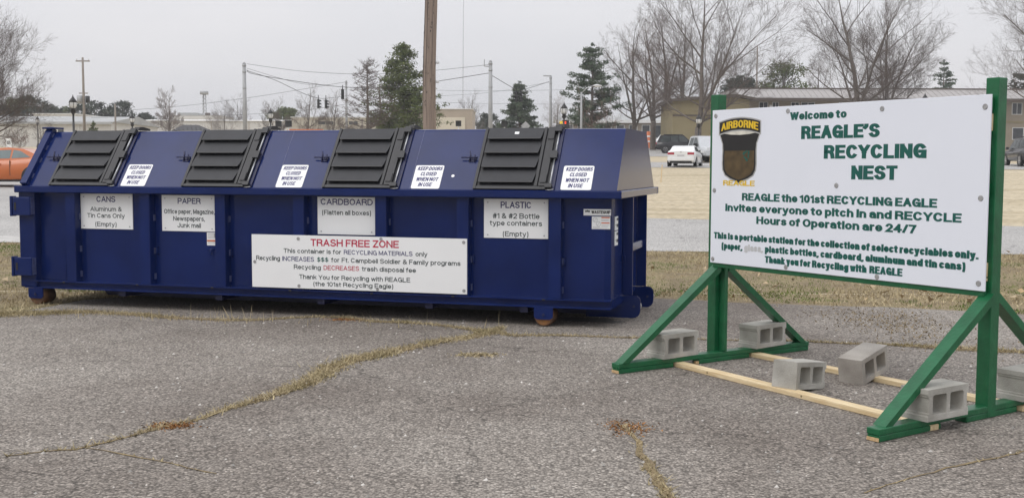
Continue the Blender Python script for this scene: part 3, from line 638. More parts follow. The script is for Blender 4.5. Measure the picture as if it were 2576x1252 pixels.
# placards
def placard(u0, u1, v0, v1, rows):
    p = slab(u0, u1, v0, v1, front(.163), front(.155)).build('placard', 'placard_white', dump)
    for body, a, b, base, cap, m, bold in rows: lettering(body, m, p, a, b, base, cap, front(.1538), bold, letters=cap > .06)
    for x, z in ((u0 + .04, v1 - .035), (u1 - .04, v1 - .035), (u0 + .04, v0 + .03), (u1 - .04, v0 + .03)): MB().tube([(x, .155, z), (x, .1525, z)], .008, 8).build('rivet', 'bare_steel', p)
    return p
placard(.665, 1.33, .868, 1.258, [('CANS', .872, 1.114, 1.166, .065, 'print_navy', .17), ('Aluminum &', .79, 1.193, 1.064, .05, 'print_dark', .16),
        ('Tin Cans Only', .748, 1.229, .991, .05, 'print_dark', .16), ('(Empty)', .85, 1.122, .896, .05, 'print_dark', .16)])
placard(1.698, 2.35, .862, 1.252, [('PAPER', 1.896, 2.176, 1.159, .062, 'print_navy', .17), ('Office paper, Magazine,', 1.726, 2.344, 1.05, .05, 'print_dark', .15),
        ('Newspapers,', 1.837, 2.224, .974, .05, 'print_dark', .16), ('Junk mail', 1.888, 2.175, .901, .05, 'print_dark', .16)])
placard(3.554, 4.203, .862, 1.252, [('CARDBOARD', 3.591, 4.176, 1.169, .064, 'print_navy', .17), ('(Flatten all boxes)', 3.606, 4.156, 1.065, .05, 'print_dark', .16)])
placard(5.374, 6.036, .862, 1.252, [('PLASTIC', 5.548, 5.863, 1.161, .064, 'print_navy', .17), ('#1 & #2 Bottle', 5.466, 5.948, 1.057, .053, 'print_dark', .16),
        ('type containers', 5.437, 5.974, .987, .05, 'print_dark', .16), ('(Empty)', 5.571, 5.835, .880, .05, 'print_dark', .16)])
bn = slab(2.842, 5.229, .297, .853, front(.063), front(.048)).build('banner_board', 'placard_white', dump)
for body, a, b, base, cap, m, bold in [
        ('TRASH FREE ZONE', 3.523, 4.504, .744, .074, 'print_red', .19),
        ('This container is for', 3.213, 3.868, .666, .046, 'print_dark', .16), ('RECYCLING MATERIALS', 3.897, 4.651, .666, .046, 'print_navy', .15), ('only', 4.684, 4.811, .666, .046, 'print_dark', .16),
        ('Recycling', 2.893, 3.169, .582, .048, 'print_dark', .16), ('INCREASES', 3.197, 3.560, .581, .048, 'print_navy', .15), ('$$$', 3.595, 3.723, .581, .048, 'print_green', .15),
        ('for Ft. Campbell Soldier & Family programs', 3.756, 5.162, .582, .047, 'print_dark', .16),
        ('Recycling', 3.329, 3.636, .499, .047, 'print_dark', .16), ('DECREASES', 3.668, 4.066, .499, .047, 'print_red', .15), ('trash disposal fee', 4.098, 4.687, .499, .047, 'print_dark', .16),
        ('Thank You for Recycling with REAGLE', 3.389, 4.625, .398, .047, 'print_dark', .16), ('(the 101st Recycling Eagle)', 3.551, 4.440, .329, .046, 'print_dark', .16)]:
    lettering(body, m, bn, a, b, base, cap, front(.0465), bold, letters=cap > .06)
for x, z in ((3.382, .817), (4.309, .832), (5.196, .817), (2.876, .564), (3.385, .324), (4.268, .315), (5.199, .332)):
    MB().tube([(x, .049, z), (x, .044, z)], .017, 14).build('screw', 'washer_steel', bn)
# maker's plate and decals
mk = slab(6.389, 6.66, 1.10, 1.162, front(.170), front(.1635)).build('maker_plate', 'placard_white', dump)
lettering('WASTEQUIP', 'print_black', mk, 6.468, 6.655, 1.118, .03, front(.1622), .22)
tri = lambda x, z, s: [(x - s, z + s), (x + s, z + s), (x, z - s)]
for k, (x, z, s) in enumerate(((6.412, 1.137, .011), (6.444, 1.137, .011))): poly_slab(tri(x, z, s), front(.163), front(.1622)).build('emblem_triangle', 'print_black', mk)
poly_slab([(6.417, 1.134), (6.439, 1.134), (6.428, 1.156)], front(.163), front(.1622)).build('emblem_triangle', 'print_black', mk)
def decal(u0, u1, v0, v1, bars):
    d = slab(u0, u1, v0, v1, front(.170), front(.1635)).build('decal', 'placard_white', dump)
    for (a, b, c, e, m) in bars: slab(u0 + a * (u1 - u0), u0 + b * (u1 - u0), v0 + c * (v1 - v0), v0 + e * (v1 - v0), front(.163), front(.1625)).build('decal_print', m, d)
    return d
d1 = decal(6.472, 6.653, .968, 1.09, [(.52, .97, .88, .97, 'print_orange'), (.52, .97, .45, .54, 'print_orange'), (.52, .95, .62, .65, 'print_grey'), (.52, .93, .72, .75, 'print_grey'),
      (.52, .95, .3, .33, 'print_grey'), (.52, .9, .2, .23, 'print_grey'), (.05, .45, .14, .17, 'print_grey'), (.05, .95, .05, .08, 'print_grey')])
for (x, z) in ((6.505, 1.058), (6.538, 1.018)):
    rg = MB(); rg.tube([(x + .022 * math.cos(a * .349), .1628, z + .022 * math.sin(a * .349)) for a in range(19)], .0016, 4, cap=False)
    rg.tube([(x - .015, .1628, z - .015), (x + .015, .1628, z + .015)], .0014, 4); rg.build('prohibition_mark', 'print_grey', d1)
decal(2.24, 2.35, .714, .853, [(.02, .98, .3, .42, 'print_orange'), (.1, .8, .66, .69, 'print_grey'), (.1, .9, .76, .79, 'print_grey'), (.1, .9, .55, .58, 'print_grey'), (.1, .9, .86, .89, 'print_grey'), (.8, .95, .62, .95, 'print_grey'), (.1, .9, .2, .23, 'print_grey')])
# decals on the end wall
for z0, z1 in ((.80, .94), (.95, 1.085)):
    d = MB().box(6.676, 6.682, .28, .44, z0, z1).build('decal', 'placard_white', dump)
    MB().box(6.682, 6.6835, .36, .43, z1 - .04, z1 - .015).box(6.682, 6.6835, .36, .43, z0 + .03, z0 + .06).box(6.682, 6.6835, .29, .34, z0 + .05, z0 + .055).build('decal_print', 'print_black', d)
# hinges on the tailgate side
for z0 in (.335, 1.01):
    h = MB().cbox(-.10, .13, -.015, .055, z0, z0 + .205, .006).build('hinge', 'navy_paint', dump)
    MB().cbox(-.135, -.105, -.02, .06, z0 - .01, z0 + .215, .004).build('hinge_leaf', 'navy_paint', h)
    MB().box(-.078, -.05, -.0168, -.0155, z0 + .06, z0 + .145).build('hinge_slot', 'print_black', h)
    MB().box(.13, .136, .0, .058, z0 + .01, z0 + .2).build('weld', 'weld_grey', h)
# tie hooks and grab handle
for l_ in (1.64, 2.55, 5.27, 6.21):
    MB().tube([(l_, .166, .60), (l_, .13, .61), (l_, .13, .67), (l_, .166, .68)], .007, 6).build('tie_hook', 'navy_paint', dump)
MB().tube([(2.26, .166, .67), (2.26, .14, .67), (2.34, .14, .67), (2.34, .166, .67)], .007, 6).tube([(2.30, .14, .67), (2.30, .14, .61)], .006, 6).build('tie_hook', 'navy_paint', dump)
# underframe: long beams, nose plates, end fins, crossbar
for wq in (.79, 1.70):
    MB().prism([(.42, .2), (.55, .055), (6.45, .055), (6.45, .2)], 'y', wq - .03, wq + .03).build('main_beam', 'navy_dark', dump)
    nose = [(6.30, .21), (6.672, .255), (6.78, .262), (6.83, .258), (6.858, .235), (6.868, .20)] + [(6.79 + .075 * math.cos(R(a)), .105 + .075 * math.sin(R(a))) for a in (0, -22, -45, -67, -90)] + [(6.30, .03)]
    np_ = MB().prism(nose, 'y', wq - .0305 - .012, wq - .0305).build('nose_plate', 'navy_paint', dump)
    MB().tube([(6.80, wq - .05, .15), (6.80, wq - .036, .15)], .013, 8).build('bolt', 'navy_dark', np_)
    fin = MB().cbox(6.676, 6.78, wq - .035, wq - .012, .262, 1.266, .003).build('end_fin', 'navy_paint', dump)
    MB().tube([(6.81, wq + .01, .145), (6.81, wq + .075, .145)], .052, 18).build('nose_roller', 'bare_steel', np_)
MB().cbox(6.715, 6.755, .79, 1.665, .70, .785, .006).build('crossbar', 'navy_paint', dump)
MB().tube([(6.70, 1.0, .79), (6.735, 1.0, .87), (6.69, 1.0, .88)], .008, 6).build('tie_hook', 'navy_paint', dump)
MB().tube([(6.68, .70, .60), (6.71, .70, .61), (6.71, .70, .67), (6.68, .70, .68)], .007, 6).build('tie_hook', 'navy_paint', dump)
for c in (1.2, 2.4, 3.6, 4.8, 5.8): MB().box(c - .04, c + .04, .12, 2.3, .13, .193).build('cross_member', 'navy_dark', dump)
# ground rollers
for lx, frt in ((.13, 'rusty_steel'), (6.02, 'orange_rust')):
    for wy in (.06, 2.22):
        ro = MB().tube([(lx, wy, .105), (lx, wy + .012, .105), (lx, wy + .20, .105)], [.092, .099, .099], 24).build('ground_roller', 'rusty_steel', dump)
        MB().tube([(lx, wy - .002, .105), (lx, wy + .0, .105)], .085, 24).build('roller_face', frt, ro)
        MB().prism([(lx - .095, .193), (lx - .095, .10), (lx - .07, .078), (lx + .07, .078), (lx + .095, .10), (lx + .095, .193)], 'y', wy - .022, wy - .008).build('roller_bracket', 'navy_paint', dump)
        MB().tube([(lx, wy - .034, .125), (lx, wy - .022, .125)], .014, 8).build('axle_bolt', 'navy_dark', ro)

# ================================================================== wooden signboard
SA = .9938
sg = thing('welcome_signboard', 'white welcome signboard with green lettering on a green timber stand', 'signboard', (1.6026, 8.8188, 0), -SA)
G = 'green_paint'
def gbox(name, x0, x1, y0, y1, z0, z1, m=G, b=.004, M=None): return MB().cbox(x0, x1, y0, y1, z0, z1, b, M).build(name, m, sg)
gbox('post', -.085, .004, .05, .139, .008, 2.15); gbox('post', 2.365, 2.454, .05, .139, .008, 2.127)
gbox('post_stiffener', .006, .070, .092, .130, .084, .80)
RM = Matrix.Translation((2.41, .1, 0)) @ Matrix.Rotation(R(2.0), 4, 'Z') @ Matrix.Translation((-2.41, -.1, 0))
for s0, f0, f1, M_ in ((-.025, .985, 1.10, None), (2.362, 1.03, 1.10, RM)):
    gbox('foot_board', s0, s0 + .089, -f0, f1, .045, .083, M=M_)
    for a, b in ((-f0 + .004, -.435), (-.165, .39), (.515, f1 - .004)):
        p = gbox('foot_board', s0 + .002, s0 + .088, a, b, .007, .0435, M=M_)
    MB().cbox(s0 + .003, s0 + .086, -f0 - .0015, -f0 + .0035, .009, .030, .001, M_).build('bare_end', 'raw_end', sg)
    if s0 < 0: MB().cbox(s0 + .06, s0 + .0895, -.20, -.17, .0075, .030, .001, M_).build('bare_end', 'raw_end', sg)
for s0, s1 in ((-.020, .069), (2.384, 2.473)):
    MB().prism([(-.955, .0835), (-.885, .0835), (.0495, .735), (.0495, .795)], 'x', s0, s1).build('brace', G, sg)
for s0, s1 in ((-.020, .069), (2.362, 2.451)):
    MB().prism([(1.06, .0835), (.99, .0835), (.1395, .735), (.1395, .795)], 'x', s0, s1).build('brace', G, sg)
# backing rails, spacers
for z0, z1, m in ((1.925, 2.01, G), (1.39, 1.478, G), (.772, .86, G)): gbox('backing_rail', .006, 2.425, .0135, .0495, z0, z1, m)
for z0, z1 in ((1.80, 1.905), (.895, .985), (.868, .888)): gbox('spacer_block', 2.36, 2.425, .0135, .0495, z0, z1, 'raw_pine', .002)
pn = MB().cbox(-.008, 2.438, 0, .0125, .808, 2.022, .0015).build('panel', 'sign_white', sg)
rows = [('Welcome to', .812, 1.333, 1.918, .058, .38), ('REAGLE\u2019S', .922, 1.617, 1.777, .094, .38), ('RECYCLING', 1.138, 1.990, 1.634, .096, .38), ('NEST', 1.386, 1.769, 1.490, .096, .38),
        ('REAGLE the 101st RECYCLING EAGLE', .335, 2.081, 1.315, .058, .38), ('Invites everyone to pitch in and RECYCLE', .155, 2.262, 1.227, .058, .38), ('Hours of Operation are 24/7', .493, 1.930, 1.140, .058, .38),
        ('This is a portable station for the collection of select recyclables only.', .030, 2.390, 1.004, .051, .38), ('(paper,', .120, .352, .926, .051, .38),
        ('plastic bottles, cardboard, aluminum and tin cans)', .588, 2.301, .928, .051, .38), ('Thank you for Recycling with  REAGLE', .589, 1.832, .850, .052, .38)]
for body, a, b, base, cap, bold in rows: lettering(body, 'print_green', pn, a, b, base, cap, front(-.0012), bold, letters=cap > .055)
lettering('glass,', 'print_faded', pn, .370, .570, .926, .051, front(-.0012), .42, label='painted-over grey word among the green lettering')
for x, z in ((.03, 1.977), (.789, 1.985), (1.63, 1.967), (2.398, 1.947), (.027, 1.387), (1.257, 1.445), (2.389, 1.384), (.022, .838), (.801, .832), (1.626, .830), (2.394, .854)):
    s_ = MB().tube([(x, 0, z), (x, -.004, z)], [.019, .016], 14).build('screw', 'washer_steel', pn)
# unit emblem: tab and shield (plain field, no mascot)
uc = .296
arc = lambda x: -.62 * (x - uc) ** 2
def tabpoly(g):
    t = [(.078 - g + (.436 + 2 * g) * k / 12) for k in range(13)]
    return [(x, 1.950 + g + arc(x)) for x in t] + [(x, 1.862 - g + arc(x)) for x in reversed(t)]
def shield(g):
    L = [(.082 - g, 1.832 + g), (.100 - g, 1.795), (.117 - g * .9, 1.755), (.121 - g, 1.70), (.118 - g, 1.60), (.124 - g, 1.55), (.148 - g * .8, 1.512 - g * .5), (.20, 1.486 - g), (.25, 1.472 - g), (.296, 1.452 - g * 1.2)]
    return L + [(2 * uc - x, z) for x, z in reversed(L[:-1])] + [(uc + .1, 1.846 + g), (uc, 1.85 + g), (uc - .1, 1.846 + g)]
for nm, poly, o_, m in (('emblem_edge', shield(.012), .0006, 'print_silver'), ('emblem_field', shield(.0), .0011, 'print_black'),
                        ('emblem_band', [(.098, 1.838), (.17, 1.852), (uc, 1.860), (2 * uc - .17, 1.852), (2 * uc - .098, 1.838), (2 * uc - .2, 1.826), (uc, 1.822), (.2, 1.826)], .0013, 'print_pale'), ('emblem_edge', tabpoly(.010), .0016, 'print_silver'), ('emblem_tab', tabpoly(0), .0021, 'print_black')):
    n_ = len(poly); pts3 = [(x, -o_, z) for x, z in poly]
    MB().add(pts3, [tuple(t) for t in tessellate_polygon([[Vector((x, z, 0)) for x, z in poly]])]).build(nm, m, pn)
inner = [(.136, 1.70), (.134, 1.60), (.142, 1.555), (.17, 1.52), (.23, 1.492), (.296, 1.474)]
inner = inner + [(2 * uc - x, z) for x, z in reversed(inner[:-1])]
MB().add([(x, -.0015, z) for x, z in inner], [tuple(t) for t in tessellate_polygon([[Vector((x, z, 0)) for x, z in inner]])]).build('emblem_field', 'print_brown', pn)
lettering('AIRBORNE', 'print_yellow', pn, .096, .496, 1.878, .058, lambda u, v, d=0: (u, -.0027 - d, v + arc(u)), .30, letters=True)
lettering('REAGLE', 'print_yellow', pn, .126, .468, 1.428, .041, front(-.0014), .36, letters=True)
for k in range(3):     # recycling arrows
    a = R(90 + 120 * k); c_, s2 = math.cos(a), math.sin(a)
    P_ = lambda x, y: (.375 + (x * c_ - y * s2) * .034, -.0022, 1.665 + (x * s2 + y * c_) * .04)
    MB().add([P_(1.0, -.25), (P_(.55, -.1)), P_(.15, .75), P_(.5, .95), P_(.35, .6), P_(.75, .85), P_(.2, 1.25), P_(-.05, .65)], [(0, 1, 2, 3), (4, 5, 6, 7)]).build('recycling_arrow', 'print_green', pn)
# bare timber runners under the feet
FR = Matrix.Translation((0, -.37, 0)) @ Matrix.Rotation(R(-3.2), 4, 'Z')
MB().cbox(-.02, 2.478, -.0445, .0445, .007, .043, .003, FR).build('runner', 'raw_pine', sg)
MB().cbox(-.03, 2.462, .418, .507, .007, .043, .003).build('runner', 'raw_pine', sg)
for x, m_ in ((.45, FR), (1.43, FR)): MB().tube([m_ @ Vector((x, -.0448, .026)), m_ @ Vector((x, -.0456, .026))], .008, 8).build('knot', 'crack_soil', sg)

# ================================================================== concrete blocks
def block_mesh(grooved):
    L_, D_, H_ = .39, .19, .19
    end = ([(0, 0), (0, .030), (.006, .036), (.006, .046), (.013, .052), (.013, .138), (.006, .144), (.006, .154), (0, .160), (0, .19)] if grooved else [(0, 0), (0, .19)])
    far = [(L_ - x, z) for x, z in reversed([(0, 0), (0, .04), (.012, .05), (.012, .14), (0, .15), (0, .19)])]
    outer = far[::-1]
    prof = [(x, z) for x, z in end] + [(L_ - x, z) for x, z in reversed([(0, 0), (0, .045), (.014, .055), (.014, .135), (0, .145), (0, .19)])]
    if True:
        def rr(x0, x1, z0, z1, r=.014):
            q = []
            for cx_, cz, a0 in ((x1 - r, z1 - r, 0), (x0 + r, z1 - r, 90), (x0 + r, z0 + r, 180), (x1 - r, z0 + r, 270)):
                q += [(cx_ + r * math.cos(R(a0 + k * 45)), cz + r * math.sin(R(a0 + k * 45))) for k in range(3)]
            return q
    holes = [rr(.046, .178, .034, .156), rr(.212, .344, .034, .156)]
    holes2 = [rr(.050, .174, .038, .152), rr(.216, .340, .038, .152)]
    bm = bmesh.new()
    def cap(y, hs):
        loops = [prof] + [list(reversed(h)) for h in hs]
        allp = [p for lp_ in loops for p in lp_]
        vv = [bm.verts.new((x - L_ / 2, y, z)) for x, z in allp]
        for t in tessellate_polygon([[Vector((x, z, 0)) for x, z in lp_] for lp_ in loops]):
            try: bm.faces.new([vv[i] for i in t])
            except ValueError: pass
        return vv
    A = cap(-D_ / 2, holes); B = cap(D_ / 2, holes2)
    k = 0
    for n_ in [len(prof)] + [len(h) for h in holes]:
        for i in range(n_):
            a, b = k + i, k + (i + 1) % n_
            bm.faces.new([A[a], A[b], B[b], B[a]])
        k += n_
    r_ = random.Random(7 + grooved)
    for v_ in bm.verts: v_.co += Vector((r_.uniform(-1, 1), r_.uniform(-1, 1), r_.uniform(-1, 1))) * .0009
    bmesh.ops.recalc_face_normals(bm, faces=bm.faces[:])
    me = bpy.data.meshes.new('concrete_block'); bm.to_mesh(me); bm.free(); return me
bmesh_g, bmesh_p = block_mesh(True), block_mesh(False)
bmesh_g.materials.append(MATS['block_grey']); bmesh_p.materials.append(MATS['block_grey'])
bmesh_w = bmesh_p.copy(); bmesh_w.materials.clear(); bmesh_w.materials.append(MATS['block_warm'])
SGM = Matrix.Translation((1.6026, 8.8188, 0)) @ Matrix.Rotation(-SA, 4, 'Z')
def block(me, s, n, z, yaw, tilt, label):
    """s, n: centre of the block beside the signboard; long axis along the foot, cores facing right"""
    o = bpy.data.objects.new('concrete_block', me); COL.objects.link(o)
    # block x (long) -> along -n (local y), block -y (cores) -> +s
    base = Matrix(((0, -1, 0, 0), (1, 0, 0, 0), (0, 0, 1, 0), (0, 0, 0, 1)))
    o.matrix_world = SGM @ Matrix.Translation((s, -n, z)) @ Matrix.Rotation(yaw, 4, 'Z') @ base @ Matrix.Rotation(tilt, 4, 'Y')
    return tag(o, label, 'concrete block', 'concrete blocks weighing down the sign stand')
block(bmesh_g, -.02, .375, .0835, R(5), 0, 'grooved grey concrete block on the left foot, under the front brace')
block(bmesh_g, .0, -.60, .0835, R(6), 0, 'grooved grey concrete block on the left foot, under the rear brace')
block(bmesh_p, 1.19, .265, .0225, R(11), R(6.4), 'smooth light grey concrete block tilted over the front bare runner')
block(bmesh_w, 1.20, -.425, .038, R(11.0), R(-11.0), 'smooth brownish concrete block tilted up on the rear bare runner')
block(bmesh_g, 2.43, .45, .0835, R(.5), 0, 'nearest grooved concrete block on the right foot, under the front brace')
block(bmesh_g, 2.40, -.56, .0835, R(0), 0, 'concrete block cut off by the right picture edge behind the right post')
# ================================================================== background materials
mat('bark', (.10, .085, .073), .95, col2=(.17, .145, .125), vscale=6, bump=.5, bscale=20)
mat('twigs_brown', (.125, .10, .087), .95, .2, 2)
mat('twigs_grey', (.17, .15, .14), .95, .2, 2)
mat('twigs_pale', (.30, .27, .26), .95, .15, 2)
mat('twigs_red', (.17, .11, .09), .95, .2, 2)
mat('needles', (.07, .098, .034), .9, col2=(.13, .15, .055), vscale=.8, island=.45, spec=.15)
mat('needles_blue', (.065, .10, .068), .9, col2=(.115, .145, .095), vscale=.8, island=.4, spec=.15)
mat('needles_dark', (.032, .047, .036), .9, col2=(.06, .075, .05), vscale=.7, island=.4, spec=.15)
mat('pole_wood', (.20, .155, .125), .9, col2=(.30, .235, .19), vscale=5, stretch=(6, 6, .35), bump=.6, bscale=9, bdist=.02)
mat('pole_wood_far', (.25, .22, .19), .9, .15, 2)
mat('galvanised', (.36, .37, .38), .55, .1, 3, metal=.25)
mat('lamp_black', (.012, .012, .013), .4, .2, 9)
mat('lamp_glass', (.62, .63, .64), .2, .05, 6)
mat('signal_dark', (.02, .022, .024), .5, .2, 6)
mat('cable', (.03, .03, .032), .6, .1)
mat('white_wall', (.62, .61, .58), .8, .06, .4)
mat('cream_wall', (.62, .57, .46), .85, .05, .5)
mat('tan_band', (.40, .34, .27), .85, .05, .5)
mat('beige_wall', (.46, .43, .36), .85, .08, .5)
mat('yellow_wall', (.28, .235, .135), .85, .08, .4)
mat('tan_wall', (.29, .245, .185), .85, .08, .4)
mat('metal_roof', (.36, .34, .33), .5, .12, .6, metal=.2)
mat('roof_dark', (.05, .05, .055), .55, .2, 2)
mat('fascia_brown', (.10, .08, .065), .7, .1, 2)
mat('roof_grey', (.38, .39, .39), .7, .1, .5)
mat('window_dark', (.05, .055, .06), .12, .3, 2)
mat('trim_white', (.68, .68, .66), .6, .05)
mat('car_orange', (.50, .125, .025), .28, .04, 2, coat=.6)
mat('car_white', (.74, .75, .75), .28, .02, 2, coat=.6)
mat('car_silver', (.52, .54, .56), .3, .03, 2, coat=.5, metal=.2)
mat('car_black', (.008, .009, .012), .25, .1, 2, coat=.6)
mat('car_charcoal', (.035, .035, .037), .28, .1, 2, coat=.6)
mat('car_glass', (.035, .045, .045), .06, .2, 2, spec=.7)
mat('car_glass_pale', (.16, .20, .20), .08, .15, 2, spec=.7)
mat('tyre', (.015, .015, .016), .85, .2, 9)
mat('alloy', (.5, .5, .51), .35, .1, 9, metal=.6)
mat('tail_red', (.35, .01, .03), .25, .2, 20, coat=.5)
mat('head_lens', (.65, .67, .68), .12, .15, 20)
mat('black_trim', (.014, .014, .015), .5, .2, 6)
mat('plate', (.5, .5, .52), .5, .2, 40)
mat('stake_wood', (.66, .5, .3), .8, .1)
mat('safety_orange', (.55, .15, .05), .6, .1, 6)
mat('safety_yellow', (.75, .52, .03), .6, .05)
em = mat('red_lamp', (.8, .03, .01), .4, .05)
em.node_tree.nodes['Principled BSDF'].inputs['Emission Color'].default_value = (1, .06, .01, 1)
em.node_tree.nodes['Principled BSDF'].inputs['Emission Strength'].default_value = 1.6

# ================================================================== buildings
def window(parent, x0, x1, z0, z1, y, frame='trim_white', fw=.07, mull=1):
    """recessed pane with a raised frame on a wall that faces the camera at local depth y"""
    p = MB().box(x0, x1, y - .012, y + .05, z0, z1).build('window', 'window_dark', parent)
    f_ = MB()
    f_.box(x0 - fw, x1 + fw, y - .05, y - .013, z1, z1 + fw).box(x0 - fw, x1 + fw, y - .06, y - .013, z0 - fw, z0)
    f_.box(x0 - fw, x0, y - .05, y - .013, z0, z1).box(x1, x1 + fw, y - .05, y - .013, z0, z1)
    for k in range(1, mull + 1):
        xm = x0 + (x1 - x0) * k / (mull + 1); f_.box(xm - fw * .4, xm + fw * .4, y - .045, y - .013, z0, z1)
    f_.build('window_frame', frame, p)
    return p
def bld(name, label, px0, px1, Y, deep):
    """origin at the ground below the front left corner; returns root and its width"""
    a = ground_at(px0, Y); b = ground_at(px1, Y)
    return thing(name, label, 'building', (a.x, Y, zg(Y) - .3)), b.x - a.x
def H(py, Y): return at(CXP, py, Y).z - zg(Y) + .3
# two-storey tan building with standing-seam roof
Y = 140; r, W_ = bld('office_building', 'two storey tan building with grey standing seam metal roof behind the signboard', 1862, 2760, Y, 14)
zt, ze = H(219, Y), H(246, Y)
MB().box(0, W_, 0, 14, 0, ze - .15).build('wall', 'tan_wall', r)
rf = MB().prism([(-1.4, ze - .05), (2.2, zt), (11.8, zt), (15.4, ze - .05), (15.4, ze - .3), (-1.4, ze - .3)], 'x', -.6, W_ + .6).build('roof', 'metal_roof', r)
k = 0; x = -.6; sl = Vector((0, 3.6, zt - ze + .05)).normalized()
pan = None
while x < W_ + .4:
    M_ = Matrix.Translation((x, -1.4, ze - .05)) @ Matrix.Rotation(math.atan2(zt - ze + .05, 3.6), 4, 'X')
    if pan is None: pan = MB().box(.02, .74, 0.0, 3.75, .012, .03).box(-.02, .02, 0, 3.75, .012, .075).build('roof_panel', 'metal_roof', rf); pan.matrix_local = M_
    else:
        c = pan.copy(); COL.objects.link(c); c.parent = rf; c.matrix_local = M_
    x += .76
MB().box(-.7, W_ + .7, -1.5, -1.41, ze - .38, ze + .0).build('gutter', 'fascia_brown', r)
MB().box(-.6, W_ + .6, 2.1, 11.9, zt + .0, zt + .16).build('ridge_cap', 'fascia_brown', r)
px2x = lambda px: (px - 1862) / FPX * Y
for p0, p1 in ((1905, 1925), (1938, 1952), (1985, 2003), (2010, 2042), (2105, 2130), (2200, 2225), (2300, 2325), (2395, 2420), (2537, 2560), (2610, 2634)):
    window(r, px2x(p0), px2x(p1), H(283, Y), H(256, Y), 0, mull=1)
for p0, p1 in ((1905, 1935), (2010, 2040), (2120, 2150), (2230, 2260), (2340, 2370), (2440, 2470), (2540, 2566), (2620, 2650)):
    window(r, px2x(p0), px2x(p1), H(346, Y), H(318, Y), 0, mull=0)
for p0 in range(1930, 2500, 62): MB().box(px2x(p0), px2x(p0) + .4, -.06, -.001, ze - 1.1, ze - .8).build('vent', 'trim_white', r)
MB().box(-.02, W_ + .02, -.08, -.002, H(305, Y), H(301, Y)).build('wall_band', 'yellow_wall', r)
# yellow wing with a low gable
Y = 128; r, W_ = bld('gabled_wing', 'yellow wing with a low brown gable behind the bare trees', 1688, 1880, Y, 12)
zt = H(243, Y)
MB().prism([(0, 0), (W_, 0), (W_, zt - .3), (W_ * .82, zt), (0, zt - .5)], 'y', 0, 10).build('wall', 'yellow_wall', r)
MB().prism([(-.5, zt - .55), (W_ * .82, zt + .03), (W_ + .5, zt - .33), (W_ + .5, zt - .05), (W_ * .82, zt + .35), (-.5, zt - .25)], 'y', -.6, 10.5).build('roof', 'fascia_brown', r)
MB().box(.01, W_ - .01, -.06, -.001, H(291, Y), H(287, Y)).build('wall_band', 'fascia_brown', r)
window(r, W_ * .72, W_ * .88, H(335, Y), H(310, Y), 0)
# long low building behind the trees
Y = 215; r, W_ = bld('low_building', 'long low tan building with white fascia far behind the conifers', 1405, 1700, Y, 12)
zt = H(303, Y)
MB().box(0, W_, 0, 12, 0, zt - .02).build('wall', 'tan_wall', r)
MB().prism([(-.8, zt), (6, zt + 1.3), (12.8, zt)], 'x', -.8, W_ + .8).build('roof', 'roof_grey', r)
MB().box(-.8, W_ + .8, -.95, -.81, zt - .45, zt + .1).build('fascia', 'trim_white', r)
for k in range(9): window(r, 1.2 + k * 2.5, 2.6 + k * 2.5, 1.6, zt - .9, 0, fw=.12, mull=0)
# cream building with tan frame
Y = 190; r, W_ = bld('cream_building', 'cream flat roofed building with a tan parapet behind the wooden pole', 1010, 1188, Y, 14)
zt = H(276, Y); zb = H(296, Y)
MB().box(0, W_, 0, 14, 0, zt).build('wall', 'tan_band', r)
MB().box(W_ - 7.0, W_ - 1.25, -.25, -.002, 0, zb).build('wall_panel', 'cream_wall', r)
MB().box(0, W_ - 7.02, -.2, -.002, 0, zb - .8).build('wall_panel', 'cream_wall', r)
MB().box(-.15, W_ + .15, -.15, 14.1, zt, zt + .14).build('coping', 'trim_white', r)
window(r, W_ - 7.6, W_ - 6.9, H(312, Y), H(297, Y), -.25, fw=.05, mull=0)
window(r, 1.2, 3.6, H(314, Y), H(303, Y), -.2, fw=.05)
# beige low block
Y = 172; r, W_ = bld('beige_building', 'beige flat roofed building with dark strip windows behind the second lid', 735, 990, Y, 12)
zt = H(298, Y)
MB().box(0, W_, 0, 12, 0, zt).build('wall', 'beige_wall', r)
MB().box(-.1, W_ + .1, -.12, 12.1, zt, zt + .14).build('coping', 'trim_white', r)
MB().box(.4, 1.0, 1, 1.6, zt + .141, zt + .5).build('roof_vent', 'roof_grey', r)
px2x = lambda px: (px - 735) / FPX * Y
for p0, p1 in ((802, 840), (879, 901), (930, 952)): window(r, px2x(p0), px2x(p1), H(315, Y), H(307, Y), 0, frame='beige_wall', fw=.08)
for zq in (H(304, Y), H(319, Y)): MB().box(.01, W_ - .01, -.03, -.001, zq - .04, zq + .04).build('wall_joint', 'tan_band', r)
# white sheds on the left
Y = 152; r, W_ = bld('white_warehouse', 'long white warehouse with grey roof behind the first lid', -140, 283, Y, 20)
zt = H(311, Y)
MB().box(0, W_, 0, 20, 0, zt).build('wall', 'white_wall', r)
MB().prism([(-.5, zt), (9.8, zt + 1.2), (10.2, zt + 1.2), (20.5, zt)], 'x', -.4, W_ + .4).build('roof', 'roof_grey', r)
MB().box(-.5, W_ + .45, -.62, -.51, zt - .3, zt + .02).build('gutter', 'roof_grey', r)
for xq in (3.5, 7.2, 11.0, 14.9, 18.8): MB().box(xq, xq + .12, -.09, -.001, 0, zt - .02).build('downpipe', 'trim_white', r)
window(r, 16.0, 16.8, H(338, Y), H(330, Y), 0, fw=.06, mull=0)
Y = 205; r, W_ = bld('white_shed', 'white flat shed rising behind the long warehouse roof', 90, 196, Y, 12)
zt = H(292, Y); MB().box(0, W_, 0, 12, 0, zt).build('wall', 'white_wall', r); MB().box(-.2, W_ + .2, -.2, 12.2, zt, zt + .2).build('roof', 'trim_white', r)
Y = 190; r, W_ = bld('white_depot', 'low white depot with pale roof between first and second lid', 352, 728, Y, 16)
